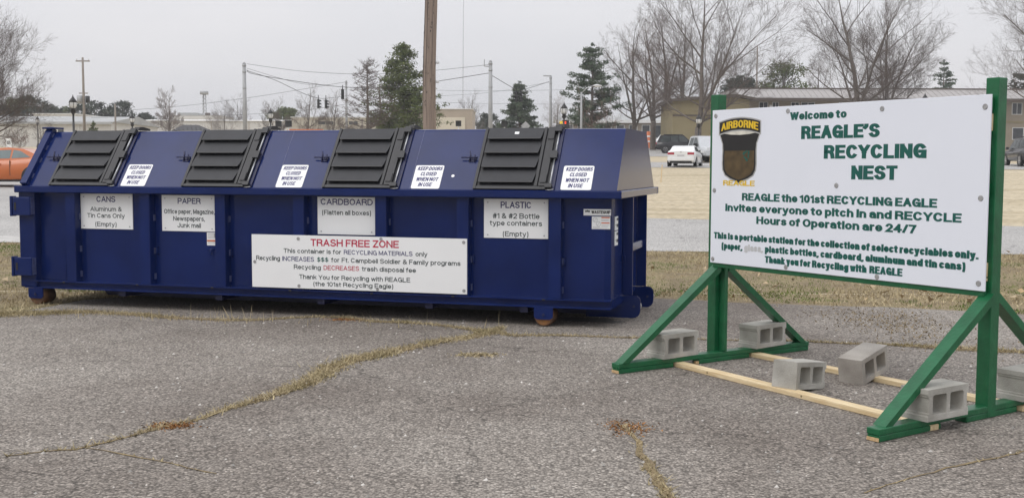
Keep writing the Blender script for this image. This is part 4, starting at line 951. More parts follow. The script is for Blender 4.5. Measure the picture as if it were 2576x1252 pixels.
zt = H(307, Y); MB().box(0, W_, 0, 16, 0, zt).build('wall', 'white_wall', r)
MB().prism([(-.3, zt), (8, zt + .55), (16.3, zt)], 'x', -.3, W_ + .3).build('roof', 'trim_white', r)
for xq in (6, 12.5, 19): MB().box(xq, xq + .1, -.05, -.001, 0, zt - .02).build('wall_joint', 'tan_band', r)
MB().box(17.2, 18.8, -.04, -.001, .3, 2.6).build('shed_door', 'roof_grey', r)
Y = 225; r, W_ = bld('roof_plant_building', 'grey block with a roof hut beyond the white depot', 440, 560, Y, 10)
zt = H(293, Y); MB().box(0, W_, 0, 10, 0, zt).build('wall', 'white_wall', r); MB().box(.6, 4.6, 1, 5, zt, H(286, Y)).build('roof_hut', 'roof_grey', r); MB().box(6.2, 7.0, 1, 2, zt, H(286, Y)).build('vent_stack', 'fascia_brown', r)
# picnic shelter with hipped roof
Y = 92; a = ground_at(484, Y); r = thing('picnic_shelter', 'small dark hip roofed shelter behind the first two lids', 'shelter', (a.x, Y, zg(Y)), .35)
ze, zt = hgt(484, 330, Y), hgt(484, 314.5, Y)
for sx_ in (-1, 1):
    for sy_ in (-1, 1): MB().box(sx_ * 1.25 - .06, sx_ * 1.25 + .06, sy_ * 1.1 - .06, sy_ * 1.1 + .06, 0, ze + .02).build('post', 'lamp_black', r)
v_ = [(-1.6, -1.4, ze), (1.6, -1.4, ze), (1.6, 1.4, ze), (-1.6, 1.4, ze), (-.6, 0, zt), (.6, 0, zt)]
rf = MB().add(v_, [(0, 1, 5, 4), (1, 2, 5), (2, 3, 4, 5), (3, 0, 4), (3, 2, 1, 0)]).build('roof', 'roof_dark', r)
for q in range(9):
    x = -1.4 + q * .35; tz = max(.05, min(1, (1.6 - abs(x)) / 1.0))
    MB().tube([(x, -1.4, ze + .03), (x * 1.0, -1.4 + 1.4 * tz, ze + (zt - ze) * tz + .03)], .022, 4).build('roof_seam', 'signal_dark', rf)

# ================================================================== trees
def bare_tree(name, label, base, height, spread, seed, m='twigs_brown', fork=.22, stems=5, levels=4, up=.55, trunk_r=None, group='bare winter trees', twig=.008, kids=(6, 5, 4, 3), tilt0=.12):
    """tapered trunk, limbs that fork again and again, twigs at the ends"""
    rnd = random.Random(seed)
    root = thing(name, label, 'tree', base, 0, group)
    tr = trunk_r or height * .022
    T = MB(); V, F = [], []
    fz = height * fork
    T.tube([(0, 0, -.3), (0, 0, .15), (.03 * tr, .05, fz * .6), (.05, .0, fz)], [tr * 1.5, tr * 1.12, tr * .95, tr * .85], 9)
    C3 = [(math.cos(i * 2.0944), math.sin(i * 2.0944)) for i in range(3)]
    def thin(q, rr):
        d = q[-1] - q[0]; a_ = d.orthogonal().normalized(); b_ = d.normalized().cross(a_); k0 = len(V)
        for p, r_ in zip(q, rr):
            for c, s_ in C3: V.append(p + (a_ * c + b_ * s_) * r_)
        for i in range(len(q) - 1):
            for j in range(3):
                F.append((k0 + i * 3 + j, k0 + i * 3 + (j + 1) % 3, k0 + i * 3 + 3 + (j + 1) % 3, k0 + i * 3 + 3 + j))
    def limb(p, d, L_, r_, lev):
        n_ = (5, 4, 3, 2, 2)[min(lev, 4)]
        q = [Vector(p)]; dd = Vector(d).normalized(); rr = [r_]
        for i in range(n_):
            dd = (dd + Vector((rnd.uniform(-1, 1), rnd.uniform(-1, 1), rnd.uniform(-.6, .6))) * .15 + Vector((0, 0, .09 * up))).normalized()
            q.append(q[-1] + dd * L_ / n_); rr.append(max(twig * .6, r_ * (1 - .72 * (i + 1) / n_)))
        if lev == 0: T.tube(q, rr, 7, cap=False)
        else: thin(q, rr)
        if lev >= levels: return
        k = kids[min(lev, len(kids) - 1)]
        for j in range(k):
            t = min(.99, .2 + .8 * (j + rnd.random() * .9) / k)
            i = min(int(t * n_), n_ - 1); f_ = t * n_ - i
            pp = q[i].lerp(q[i + 1], f_); ax = (q[i + 1] - q[i]).normalized()
            o1 = Matrix.Rotation(rnd.uniform(0, 6.28), 3, ax) @ ax.orthogonal().normalized()
            ang = rnd.uniform(.4, .9)
            nd = ax * math.cos(ang) + o1 * math.sin(ang) + Vector((0, 0, .2 * up))
            limb(pp, nd, L_ * rnd.uniform(.38, .6) * (1.15 - .35 * t), max(twig, (rr[i] * (1 - f_) + rr[i + 1] * f_) * .44), lev + 1)
    # leaders carry the crown; scaffold limbs leave them at rising heights, the lower ones nearly level
    leaders = []
    for s_ in range(3):
        a = rnd.uniform(0, 6.28); tl = (.04, .22, .34)[s_] * min(1.6, spread / (height * .35))
        q = [Vector((.05, 0, fz * (1, .9, .8)[s_]))]; dd = Vector((math.cos(a) * tl, math.sin(a) * tl, 1)).normalized(); Ls = (height - fz) * (1, .86, .74)[s_]; n_ = 7
        for i in range(n_):
            dd = (dd + Vector((rnd.uniform(-1, 1), rnd.uniform(-1, 1), 0)) * .09).normalized(); q.append(q[-1] + dd * Ls / n_)
        rr = [max(twig, tr * (.72, .5, .42)[s_] * (1 - i / n_) ** .85) for i in range(n_ + 1)]
        T.tube(q, rr, 7, cap=False); leaders.append((q, rr, Ls))
    for s_ in range(stems * 2):
        u = (s_ + rnd.random()) / (stems * 2); q, rr, Ls = leaders[s_ % 3]
        t = (.02 + .93 * u) * (len(q) - 1); i = min(int(t), len(q) - 2); p = q[i].lerp(q[i + 1], t - i)
        a = s_ * 2.4 + rnd.uniform(-.5, .5); ang = 1.18 - .72 * u + rnd.uniform(-.18, .18)
        d = Vector((math.cos(a) * math.sin(ang), math.sin(a) * math.sin(ang), math.cos(ang)))
        env = math.sqrt(max(.04, 1 - ((u - .3) / .78) ** 2))        # rounded crown outline
        limb(p, d, spread * env * rnd.uniform(.75, 1.08), max(twig * 2, rr[i] * .55), 0 if u < .5 else 1)
    T.build('trunk', 'bark', root, fix=False)
    npmesh('crown', np.array([tuple(p) for p in V]), np.array(F), m, root)
    return root
def dead_conifer(name, label, base, height, rad, seed, m):
    rnd = random.Random(seed); root = thing(name, label, 'tree', base, 0, 'bare winter trees')
    T = MB(); C_ = MB(); T.tube([(0, 0, -.3), (.05, 0, height * .5), (0, 0, height)], [height * .02, height * .013, .02], 8)
    for i in range(34):
        t = .14 + .84 * i / 34
        for j in range(3):
            a = rnd.uniform(0, 6.28); L_ = rad * (1 - t) ** .7 * rnd.uniform(.7, 1.15) + .3; z = t * height; dr = rnd.uniform(-.12, .3)
            P_ = [Vector((math.cos(a) * L_ * f_, math.sin(a) * L_ * f_, z + L_ * (dr * f_ + .2 * f_ * f_))) for f_ in (0, .35, .7, 1)]
            C_.tube(P_, [.035, .025, .015, .008], 3, cap=False)
            for q in range(int(5 + 3 * L_)):
                f_ = rnd.uniform(.25, 1); p = Vector((math.cos(a) * L_ * f_, math.sin(a) * L_ * f_, z + L_ * (dr * f_ + .2 * f_ * f_)))
                e = p + Vector((rnd.uniform(-1, 1), rnd.uniform(-1, 1), rnd.uniform(-.1, .9))) * .42
                C_.tube([p, e], [.017, .01], 3, cap=False)
                for w_ in range(2): C_.tube([p.lerp(e, .5), p.lerp(e, .5) + Vector((rnd.uniform(-1, 1), rnd.uniform(-1, 1), rnd.uniform(-.2, .8))) * .3], [.013, .008], 3, cap=False)
    T.build('trunk', 'bark', root, fix=False); C_.build('crown', m, root, fix=False)
def tuft_cloud(centres, radii, n_each, size, rs_, flat=.5):
    """needle sprays: small crossed triangles spread through the clumps"""
    V, F = [], []
    c = np.repeat(np.asarray(centres), n_each, 0); rad = np.repeat(np.asarray(radii), n_each)
    n = len(c); d = rs_.randn(n, 3); d /= np.linalg.norm(d, axis=1)[:, None]
    p = c + d * (rad * rs_.rand(n) ** .45)[:, None] * np.array([1, 1, flat])
    a = rs_.randn(n, 3); a /= np.linalg.norm(a, axis=1)[:, None]; b = np.cross(a, rs_.randn(n, 3)); b /= np.linalg.norm(b, axis=1)[:, None]
    s_ = size * (.5 + rs_.rand(n))[:, None]
    v = np.concatenate([p - a * s_, p + a * s_ * .9, p + b * s_ * .55]); f = np.stack([np.arange(n), np.arange(n) + n, np.arange(n) + 2 * n], 1)
    return v, f
def conifer(name, label, base, height, rad, seed, m='needles', whorls=16, per=6, n_each=26, size=.17, ragged=.35, first=.08, droop=.0, shape=1.0, group='evergreen trees'):
    root = thing(name, label, 'tree', base, 0, group); rs_ = np.random.RandomState(seed); rnd = random.Random(seed)
    T = MB(); T.tube([(0, 0, -.3), (0, 0, height * .5), (.02, .03, height * .97)], [height * .02, height * .012, .02], 7)
    cs, rr = [], []
    for i in range(whorls):
        t = first + (1 - first) * i / whorls; z = t * height
        L0 = rad * min(1.0, (1 - t) ** shape * 1.15 + .05) * (1.0 if t > first + .12 else .8)
        for j in range(per):
            L_ = L0 * (1 + ragged * rnd.uniform(-1, .6)); z = t * height + rnd.uniform(-.55, .55) * height / whorls * (t < .93); a = rnd.uniform(0, 6.28); up_ = rnd.uniform(.05, .35) - droop
            e = Vector((math.cos(a) * L_, math.sin(a) * L_, z + L_ * up_))
            T.tube([(0, 0, max(.1, z)), (e.x * .6, e.y * .6, z + (e.z - z) * .45), e], [max(.02, .03 * L_), .02, .01], 4, cap=False)
            k = max(2, int(L_ / (.27 * rad / 1.9) ))
            for q in range(k):
                f_ = .3 + .7 * (q + .5) / k
                cs.append((e.x * f_ + rnd.uniform(-.1, .1) * L_, e.y * f_ + rnd.uniform(-.1, .1) * L_, z + (e.z - z) * f_ ** 1.3)); rr.append(.135 * rad * rnd.uniform(.7, 1.4))
    cs.append((0, 0, height)); rr.append(.09 * rad)
    T.build('trunk', 'bark', root, fix=False)
    v, f = tuft_cloud(cs, rr, n_each, size, rs_, .55)
    npmesh('crown', v, f, m, root)
    return root
def round_evergreen(name, label, base, height, rad, seed, m='needles_dark', clumps=60, n_each=70, size=.3, group='evergreen trees'):
    root = thing(name, label, 'tree', base, 0, group); rs_ = np.random.RandomState(seed); rnd = random.Random(seed)
    T = MB(); T.tube([(0, 0, -.3), (0, 0, height * .4), (.1, 0, height * .8)], [height * .03, height * .02, .04], 7)
    cs, rr = [], []
    for i in range(clumps):
        u = rnd.random() ** .8; a = rnd.uniform(0, 6.28); z = height * (.22 + .74 * u); w_ = rad * math.sqrt(max(.05, 1 - ((u - .38) / .66) ** 2)) * rnd.random() ** .5
        cs.append((math.cos(a) * w_, math.sin(a) * w_, z)); rr.append(rad * rnd.uniform(.16, .34))
        T.tube([(0, 0, z * .7), (math.cos(a) * w_ * .8, math.sin(a) * w_ * .8, z)], [.05, .02], 4, cap=False)
    T.build('trunk', 'bark', root, fix=False)
    v, f = tuft_cloud(cs, rr, n_each, size, rs_, .75); npmesh('crown', v, f, m, root)
    return root
def tree_at(px, py, Y):
    g = ground_at(px, Y); return g, at(px, py, Y).z - g.z
# -- evergreens
g, h = tree_at(1014, 110, 114); conifer('pine_tree', 'tall dense green pine just left of the wooden pole', g, h, 4.5, 1, whorls=22, per=9, n_each=24, size=.17, first=.06, shape=.82, ragged=.4)
g, h = tree_at(1305, 207, 150); conifer('pine_tree', 'bluish green pine behind the pair of traffic signals', g, h, 2.9, 2, 'needles_blue', whorls=15, per=9, n_each=28, size=.2, first=.05, shape=.7)
g, h = tree_at(1487, 113, 132); conifer('pine_tree', 'tall ragged pine with open tiers left of the bare trees', g, h, 3.8, 3, 'needles_blue', whorls=15, per=6, n_each=42, size=.19, first=.1, shape=.62, ragged=.5)
g, h = tree_at(2363, 153, 190); conifer('pine_tree', 'small open pine rising above the metal roof', g, h, 3.0, 4, 'needles_blue', whorls=15, per=4, n_each=16, size=.22, first=.45, shape=.6, ragged=.5)
g, h = tree_at(2590, 120, 150); conifer('pine_tree', 'dark pine at the right picture edge', g, h, 4.2, 5, 'needles_dark', whorls=14, per=6, n_each=30, size=.24, first=.3, shape=.6)
for i, (px, py, Y, rad, lab) in enumerate([(1965, 156, 185, 5.4, 'broad dark evergreen rising above the left end of the metal roof'), (1850, 188, 180, 3.6, 'smaller dark evergreen left of the broad one, behind the branches'),
        (12, 262, 226, 4.0, 'dark evergreen at the far left edge behind the big bare tree'), (48, 247, 230, 4.2, 'dark round evergreen second from the left edge'), (88, 241, 228, 4.0, 'tallest dark evergreen above the white warehouse, left of the black lamp'),
        (128, 262, 232, 3.6, 'lower dark evergreen left of the nearest black street lamp'), (168, 268, 240, 3.2, 'small grey green evergreen just left of the nearest lamp'), (212, 262, 236, 3.4, 'evergreen behind the tall thin utility pole'),
        (243, 255, 232, 3.9, 'round evergreen right of the tall thin utility pole'), (285, 272, 240, 2.6, 'low evergreen beside the short pole'), (312, 258, 233, 3.6, 'pointed dark evergreen behind the short utility pole'),
        (372, 288, 240, 3.0, 'low dark evergreen behind the small lamp'), (722, 272, 205, 3.2, 'dark evergreen left of the beige building'), (1232, 286, 240, 3.2, 'low evergreen thicket behind the grey signal pole')]):
    g, h = tree_at(px, py, Y)
    round_evergreen('evergreen_tree', lab, g, h, rad, 40 + i, 'needles_dark' if i % 3 else 'needles', clumps=46 if i > 1 else 90, n_each=60, size=.34 if i > 1 else .3)
# -- a dead conifer beside the green pine
g, h = tree_at(925, 150, 108)
dead_conifer('dead_pine', 'grey brown leafless conifer left of the tall green pine', g, h, 3.6, 77, 'twigs_brown')
# -- bare broadleaf trees
for i, (px, py, Y, sp, m, st, lv_, fk, lab) in enumerate([
        (-75, 30, 62, 4.2, 'twigs_brown', 14, 5, .12, 'big bare tree spreading into the left picture edge'),
        (430, 224, 122, 1.7, 'twigs_pale', 6, 4, .2, 'slender bare tree above the first white hood sticker'),
        (565, 262, 190, 3.0, 'twigs_grey', 6, 4, .2, 'hazy bare tree left of the left grey signal pole'),
        (600, 247, 195, 3.2, 'twigs_grey', 6, 4, .2, 'hazy bare tree directly behind the left grey signal pole'),
        (697, 262, 132, 2.2, 'twigs_brown', 6, 4, .25, 'small dark bare tree beside the middle black lamp'),
        (775, 226, 134, 2.4, 'twigs_brown', 6, 5, .2, 'bare tree under the pair of traffic signals'),
        (838, 236, 140, 2.2, 'twigs_brown', 6, 4, .2, 'bare tree before the beige building strip window'),
        (1182, 238, 215, 3.4, 'twigs_grey', 7, 5, .2, 'round crowned bare tree behind the cream building'),
        (1398, 250, 190, 3.6, 'twigs_pale', 7, 5, .15, 'pale bare tree between two green pines'),
        (1592, 60, 136, 5.2, 'twigs_brown', 7, 5, .2, 'bare tree with straight trunk, leftmost of the street row'),
        (1640, 46, 142, 5.0, 'twigs_red', 6, 5, .22, 'reddish bare tree, second trunk of the street row'),
        (1672, 40, 146, 5.0, 'twigs_brown', 6, 5, .24, 'bare tree, third trunk of the street row'),
        (1712, 52, 152, 5.4, 'twigs_brown', 6, 5, .24, 'bare tree, fourth trunk of the street row'),
        (1752, -46, 108, 8.4, 'twigs_brown', 9, 5, .16, 'largest bare tree with thick forked trunk left of the signboard'),
        (2150, -52, 112, 7.6, 'twigs_brown', 8, 5, .25, 'tall bare tree rising straight above the middle of the signboard'),
        (2222, 22, 122, 5.6, 'twigs_grey', 8, 5, .25, 'bushy bare tree right of the tall one above the signboard'),
        (2052, 150, 150, 3.2, 'twigs_pale', 6, 4, .25, 'thin pale bare tree before the left end of the metal roof'),
        (2690, -60, 84, 7.4, 'twigs_brown', 8, 5, .2, 'bare tree reaching in from the right picture edge')]):
    g, h = tree_at(px, py, Y)
    big = Y < 128 and h > 6
    bare_tree('bare_tree', lab, g, h, sp, 100 + i, m, fork=fk, stems=st + 4, levels=4 if big or h > 13 else 3, twig=.0075 if Y > 90 else .0048, kids=(9, 7, 5, 3) if big else (7, 6, 5, 2))
# small reddish bare shrubs
for i, (px, py, Y, sp, m, lab) in enumerate([(1470, 215, 118, 1.6, 'twigs_red', 'thin reddish sapling before the tall ragged pine'), (1520, 232, 118, 2.2, 'twigs_red', 'reddish bare shrubby tree beside the street row'),
        (106, 300, 128, 1.3, 'twigs_brown', 'sapling beside the farthest black lamp'), (52, 335, 118, 1.2, 'twigs_red', 'low reddish bare shrub behind the speed sign'), (30, 342, 120, 1.0, 'twigs_red', 'low bare shrub at the left edge behind the speed sign'), (560, 305, 130, 2.4, 'twigs_pale', 'pale low shrub between the lamps before the white depot')]):
    g, h = tree_at(px, py, Y)
    bare_tree('bare_shrub', lab, g, h, sp, 300 + i, m, fork=.1, stems=9, levels=3, trunk_r=.05, group='bare shrubs and saplings', twig=.008, kids=(5, 4, 3))
g, h = tree_at(240, 306, 118); conifer('juniper', 'olive green young juniper behind the black street lamp', g, h, .9, 9, 'needles', whorls=10, per=6, n_each=20, size=.09, first=.05, shape=.8)
# ================================================================== poles, lamps, signals, wires
def pole(name, label, px, py, Y, r0, r1, m, n=10, lean=None):
    g = ground_at(px, Y); h = at(px, py, Y).z - g.z
    root = thing(name, label, 'pole', g)
    top = Vector((0, 0, h)) if lean is None else Vector((lean, 0, h))
    MB().tube([(0, 0, -.3), top * .5, top], [r0, (r0 + r1) / 2, r1], n).build('shaft', m, root)
    return root, h
# the near utility pole
g = ground_at(1078, 29.2); up = thing('utility_pole', 'thick weathered wooden utility pole rising behind the dumpster', 'pole', g)
pts_ = [(0 + .004 * i, 0, -.3 + i * .8) for i in range(15)]; sh = MB()
sh.tube([(x * 2.2 + .02 * math.sin(i), y, z) for i, (x, y, z) in enumerate(pts_)], [.185 - .0028 * i for i in range(15)], 22)
sh.build('shaft', 'pole_wood', up)
rnd = random.Random(4)
for k in range(150):       # gaff marks left by climbers
    z = rnd.uniform(2.6, 9.5); a = rnd.uniform(3.3, 6.1); rr = .185 - .0028 * z / .8
    x0 = .0088 * z / .8 + .02 * math.sin(z / .8)
    c = Vector((x0 + math.cos(a) * (rr + .0005), math.sin(a) * (rr + .0005), z)); t = Vector((-math.sin(a), math.cos(a), 0)); hgt_ = rnd.uniform(.015, .05); wd_ = rnd.uniform(.005, .013)
    nrm = Vector((math.cos(a), math.sin(a), 0)) * .003
    if k == 0: cm = []
    cm.append((c - t * wd_ + nrm, c + t * wd_ + nrm, c + t * wd_ * .6 + Vector((0, 0, hgt_)) + nrm, c - t * wd_ * .6 + Vector((0, 0, hgt_)) + nrm))
gf = MB()
for q in cm: gf.quad(*q)
tag(gf.build('climbing_scars', 'black_trim', up, fix=False), kind='stuff')
for a, z0, z1 in ((4.3, 2.2, 9.2), (5.2, 3, 8), (3.7, 2.5, 6.5)):
    P_ = [];
    for i in range(16):
        z = z0 + (z1 - z0) * i / 15; rr = .185 - .0028 * z / .8; aa = a + .04 * math.sin(i * 1.7); x0 = .0088 * z / .8 + .02 * math.sin(z / .8)
        P_.append((x0 + math.cos(aa) * rr, math.sin(aa) * rr, z))
    MB().tube(P_, [.002 + .005 * math.sin(math.pi * i / 15) for i in range(16)], 4).build('drying_crack', 'black_trim', up, fix=False)
for z in (at(1100, 158, 29.2).z - g.z, at(1100, 206, 29.2).z - g.z):
    MB().tube([(.20, -.05, z), (.25, -.06, z), (.29, -.06, z)], [.03, .045, .03], 8).build('insulator', 'lamp_glass', up)
# thin vertical stay seen right of the pole
a = at(1164, 283, 190); MB_ = MB().tube([(a.x, 190.5, a.z), (a.x + .1, 190.5, a.z + 20)], .045, 5).build('antenna_mast', 'galvanised')
tag(MB_, 'hair thin vertical antenna mast on the cream building roof', 'antenna')
# steel strain poles
sp = {}
for key, px, py, Y, r0, lab in (('a', 619, 160, 110, .24, 'left grey steel signal pole behind the second lid'), ('b', 873, 205, 146, .2, 'shorter grey steel pole before the leafless conifer'),
                                ('c', 1233, 155, 107, .24, 'tall grey steel signal pole right of the wooden pole'), ('d', 1383, 192, 134, .2, 'grey steel pole with a small arm between the pines')):
    r, h = pole('signal_pole', lab, px, py, Y, r0, r0 * .68, 'galvanised'); sp[key] = (r, h)
    MB().tube([(0, 0, h), (0, 0, h + .12)], [r0 * .72, .05], 10).build('pole_cap', 'galvanised', r)
    for f_ in (.97, .9, .72): MB().tube([(0, 0, h * f_), (0, 0, h * f_ + .12)], r0 * .86, 10).build('clamp', 'galvanised', r)
MB().tube([(0, 0, sp['d'][1] + .02), (-.9, 0, sp['d'][1] + .05)], .07, 6).build('arm', 'galvanised', sp['d'][0])
MB().tube([(0, 0, sp['c'][1] - .5), (-.6, 0, sp['c'][1] - .45), (-.6, 0, sp['c'][1] + .2)], .05, 6).build('bracket', 'galvanised', sp['c'][0])
# wooden distribution poles
r, h = pole('distribution_pole', 'tall thin utility pole with crossarm left of the first lid', 217, 145, 120, .17, .11, 'pole_wood_far')
MB().box(-.75, .75, -.06, .06, h - .45, h - .32).build('crossarm', 'pole_wood_far', r)
for x in (-.65, .65): MB().tube([(x, 0, h - .32), (x, 0, h - .12)], .05, 6).build('insulator', 'lamp_glass', r)
zz_ = at(217, 243, 120).z - zg(120)
MB().box(-.5, .5, -.05, .05, zz_ + .3, zz_ + .4).build('crossarm', 'pole_wood_far', r)
MB().tube([(-.42, 0, zz_ - .75), (-.42, 0, zz_ + .1)], .3, 12).build('transformer', 'galvanised', r); MB().tube([(.42, 0, zz_ - .7), (.42, 0, zz_ + .05)], .24, 12).build('transformer', 'signal_dark', r)
for px, py, Y, lab, lean in ((295, 262, 150, 'short wooden pole before the evergreens', None), (1897, 117, 175, 'dark wooden pole above the broad evergreen', None), (912, 300, 160, 'low stub pole before the beige building', None)):
    pole('distribution_pole', lab, px, py, Y, .15, .11, 'pole_wood_far', lean=lean)
g = ground_at(969, 118); lp_ = thing('leaning_pole', 'leaning pale service pole before the leafless conifer', 'pole', g)
e1 = at(953, 222, 118) - g; MB().tube([(0, 0, -.2), e1], [.13, .09], 8).build('shaft', 'pole_wood_far', lp_)
# cobra-head street light
g = ground_at(1460, 95); r = thing('street_light', 'pale street light with a long arm before the tall pine', 'street lamp', g); h = at(1460, 232, 95).z - g.z; e1 = at(1492, 216, 95) - g
MB().tube([(0, 0, -.2), (0, 0, h)], [.11, .08], 8).build('shaft', 'galvanised', r); MB().tube([(0, 0, h - .1), (e1.x * .5, 0, h + (e1.z - h) * .7), e1], .045, 6).build('arm', 'galvanised', r)
MB().tube([e1, e1 + Vector((.3, 0, .02)), e1 + Vector((.75, 0, -.02))], [.05, .13, .06], 8).build('lamp_head', 'lamp_glass', r)
# radio mast
g = ground_at(518, 290); r = thing('radio_mast', 'distant pale lattice radio mast', 'mast', g); h = at(518, 235, 290).z - g.z
fm = MB()
for i in range(3): fm.tube([(.7 * math.cos(i * 2.09), .7 * math.sin(i * 2.09), 0), (.35 * math.cos(i * 2.09), .35 * math.sin(i * 2.09), h)], .09, 4)
for k in range(12):
    for i in range(3): fm.tube([(.65 * math.cos(i * 2.09), .65 * math.sin(i * 2.09), h * k / 12), (.6 * math.cos((i + 1) * 2.09), .6 * math.sin((i + 1) * 2.09), h * (k + 1) / 12)], .05, 3)
fm.build('lattice', 'galvanised', r); MB().tube([(0, 0, h - .3), (0, 0, h + .5)], 1.1, 10).build('antenna_ring', 'galvanised', r)
# acorn street lamps
def acorn(px, py, Y, label):
    g = ground_at(px, Y); h = at(px, py, Y).z - g.z; r = thing('street_lamp', label, 'street lamp', g, 0, 'black acorn street lamps')
    MB().tube([(0, 0, -.2), (0, 0, .25), (0, 0, .5), (0, 0, .6), (0, 0, h - 1.2)], [.2, .2, .13, .085, .06], 12).build('shaft', 'lamp_black', r)
    MB().tube([(0, 0, h - 1.25), (0, 0, h - 1.1), (0, 0, h - .95), (0, 0, h - .88)], [.07, .17, .11, .19], 12).build('collar', 'lamp_black', r)
    MB().tube([(0, 0, h - .88), (0, 0, h - .72), (0, 0, h - .55), (0, 0, h - .48)], [.15, .235, .245, .24], 14).build('globe', 'lamp_glass', r)
    MB().tube([(0, 0, h - .49), (0, 0, h - .36), (0, 0, h - .2), (0, 0, h - .1), (0, 0, h)], [.265, .2, .08, .03, .01], 14).build('lamp_cap', 'lamp_black', r)
    cg = MB()
    for k in range(6):
        a = k * 1.047; cg.tube([(.15 * math.cos(a), .15 * math.sin(a), h - .88), (.25 * math.cos(a), .25 * math.sin(a), h - .68), (.26 * math.cos(a), .26 * math.sin(a), h - .48)], .014, 4)
    cg.build('cage', 'lamp_black', r)
acorn(190, 238, 70, 'nearest black acorn street lamp above the first lid'); acorn(100, 291, 140, 'farthest black acorn street lamp near the left edge')
acorn(337, 284, 100, 'black acorn street lamp just above the right corner of the first lid'); acorn(683, 272, 95, 'black acorn street lamp at the second lid')
acorn(1417, 256, 80, 'black acorn street lamp beside the red pedestrian signal'); acorn(1754, 285, 92, 'black acorn street lamp standing before the largest bare tree'); acorn(2318, 234, 100, 'street lamp of which only the cap shows above the signboard')
# traffic signals on span wires
def signal(px, py0, py1, Y, rz, label):
    a = at(px, py0, Y); b = at(px, py1, Y); h = a.z - b.z; w_ = h * .3
    r = thing('traffic_signal', label, 'traffic signal', b, rz, 'hanging traffic signals')
    MB().cbox(-w_ / 2, w_ / 2, -w_ * .3, w_ * .3, 0, h, .02).build('housing', 'signal_dark', r)
    for k in range(3):
        z = h * (1 / 6 + k / 3); vz = MB()
        rg = [[(math.cos(t) * w_ * .4, -w_ * .3 - d, z + math.sin(t) * w_ * .4 - d * .15) for t in [R(-20 + 22 * i) for i in range(11)]] for d in (0, w_ * .75)]
        vz.loft(rg, closed=False, caps=False); vz.build('visor', 'signal_dark', r, fix=False)
        MB().tube([(0, -w_ * .305, z), (0, -w_ * .33, z)], w_ * .33, 12).build('lens', 'black_trim', r)
    MB().tube([(0, 0, h), (0, 0, h + .45)], .045, 6).build('hanger', 'signal_dark', r)
signal(801, 250, 273, 118, 2.2, 'left traffic signal of the pair over the bare trees'); signal(820, 251, 273, 118, 2.2, 'right traffic signal of the pair over the bare trees')
signal(862, 225, 250, 118, 3.5, 'single dark traffic signal beside the shorter steel pole')
signal(1299, 230, 257, 118, -.9, 'left traffic signal of the pair before the bluish pine'); signal(1310, 230, 257, 118, -.9, 'right traffic signal of the pair before the bluish pine')
# pedestrian signals
def pedsig(px, py, Y, label, post='trim_white', lit=False, w_px=16):
    c = at(px, py, Y); g = ground_at(px, Y); s_ = w_px / FPX * Y; h = c.z - g.z
    r = thing('pedestrian_signal', label, 'pedestrian signal', g, 0, 'pedestrian signals at the crossing')
    MB().tube([(0, 0, -.2), (0, 0, h - s_ * .5)], .055, 8).build('post', post, r)
    MB().cbox(-s_ * .5, s_ * .5, -.1, .1, h - s_ * .5, h + s_ * .5, .02).build('housing', 'signal_dark', r)
    vz = MB().box(-s_ * .5, s_ * .5, -.3, -.101, h + s_ * .44, h + s_ * .5); vz.build('visor', 'signal_dark', r)
    if lit:
        hd = MB().cbox(-s_ * .36, s_ * .06, -.115, -.1005, h - s_ * .3, h + s_ * .3, .004)
        hd.build('lit_hand', 'red_lamp', r)
pedsig(703, 312, 98, 'black pedestrian signal left of the second lid hinge', w_px=15); pedsig(728, 311.5, 98, 'pedestrian signal on a white post right of the second lid hinge')
pedsig(1153, 311, 90, 'pedestrian signal before the cream building', w_px=14); pedsig(1268, 312, 92, 'pedestrian signal left of the fourth lid', w_px=15); pedsig(1421, 311, 86, 'pedestrian signal showing a lit red hand', lit=True, w_px=17)
g = ground_at(1410, 85); yb = MB().tube([(0, 0, -.2), (0, 0, at(1410, 305, 85).z - g.z)], .12, 8).build('guy_guard', 'safety_yellow'); yb.location = g; tag(yb, 'yellow guy wire guard beside the lit pedestrian signal', 'guy guard')
# diamond warning sign seen from behind
g = ground_at(1321, 98); r = thing('diamond_sign', 'grey back of a diamond road sign above the fourth lid', 'road sign', g); h = at(1321, 317, 98).z - g.z
MB().tube([(0, .03, -.2), (0, .03, h + .4)], .035, 6).build('post', 'galvanised', r); MB().prism([(-.42, h), (0, h - .42), (.42, h), (0, h + .42)], 'y', -.012, 0).build('sign_plate', 'galvanised', r)
# speed sign
g = ground_at(27, 75); r = thing('speed_sign', 'white speed limit sign reading 25 above the orange car', 'road sign', g); ht, hb = at(27, 348, 75).z - g.z, at(27, 377, 75).z - g.z
MB().tube([(0, .03, -.2), (0, .03, ht)], .03, 6).build('post', 'galvanised', r); pl_ = MB().cbox(-.19, .19, -.01, 0, hb, ht, .003).build('sign_plate', 'placard_white', r)
MB().box(-.13, .13, -.0125, -.0105, hb + .03, hb + .12).build('lower_print', 'print_grey', pl_)
lettering('25', 'print_black', pl_, -.12, .12, hb + (ht - hb) * .5, .2, front(-.012), .2)
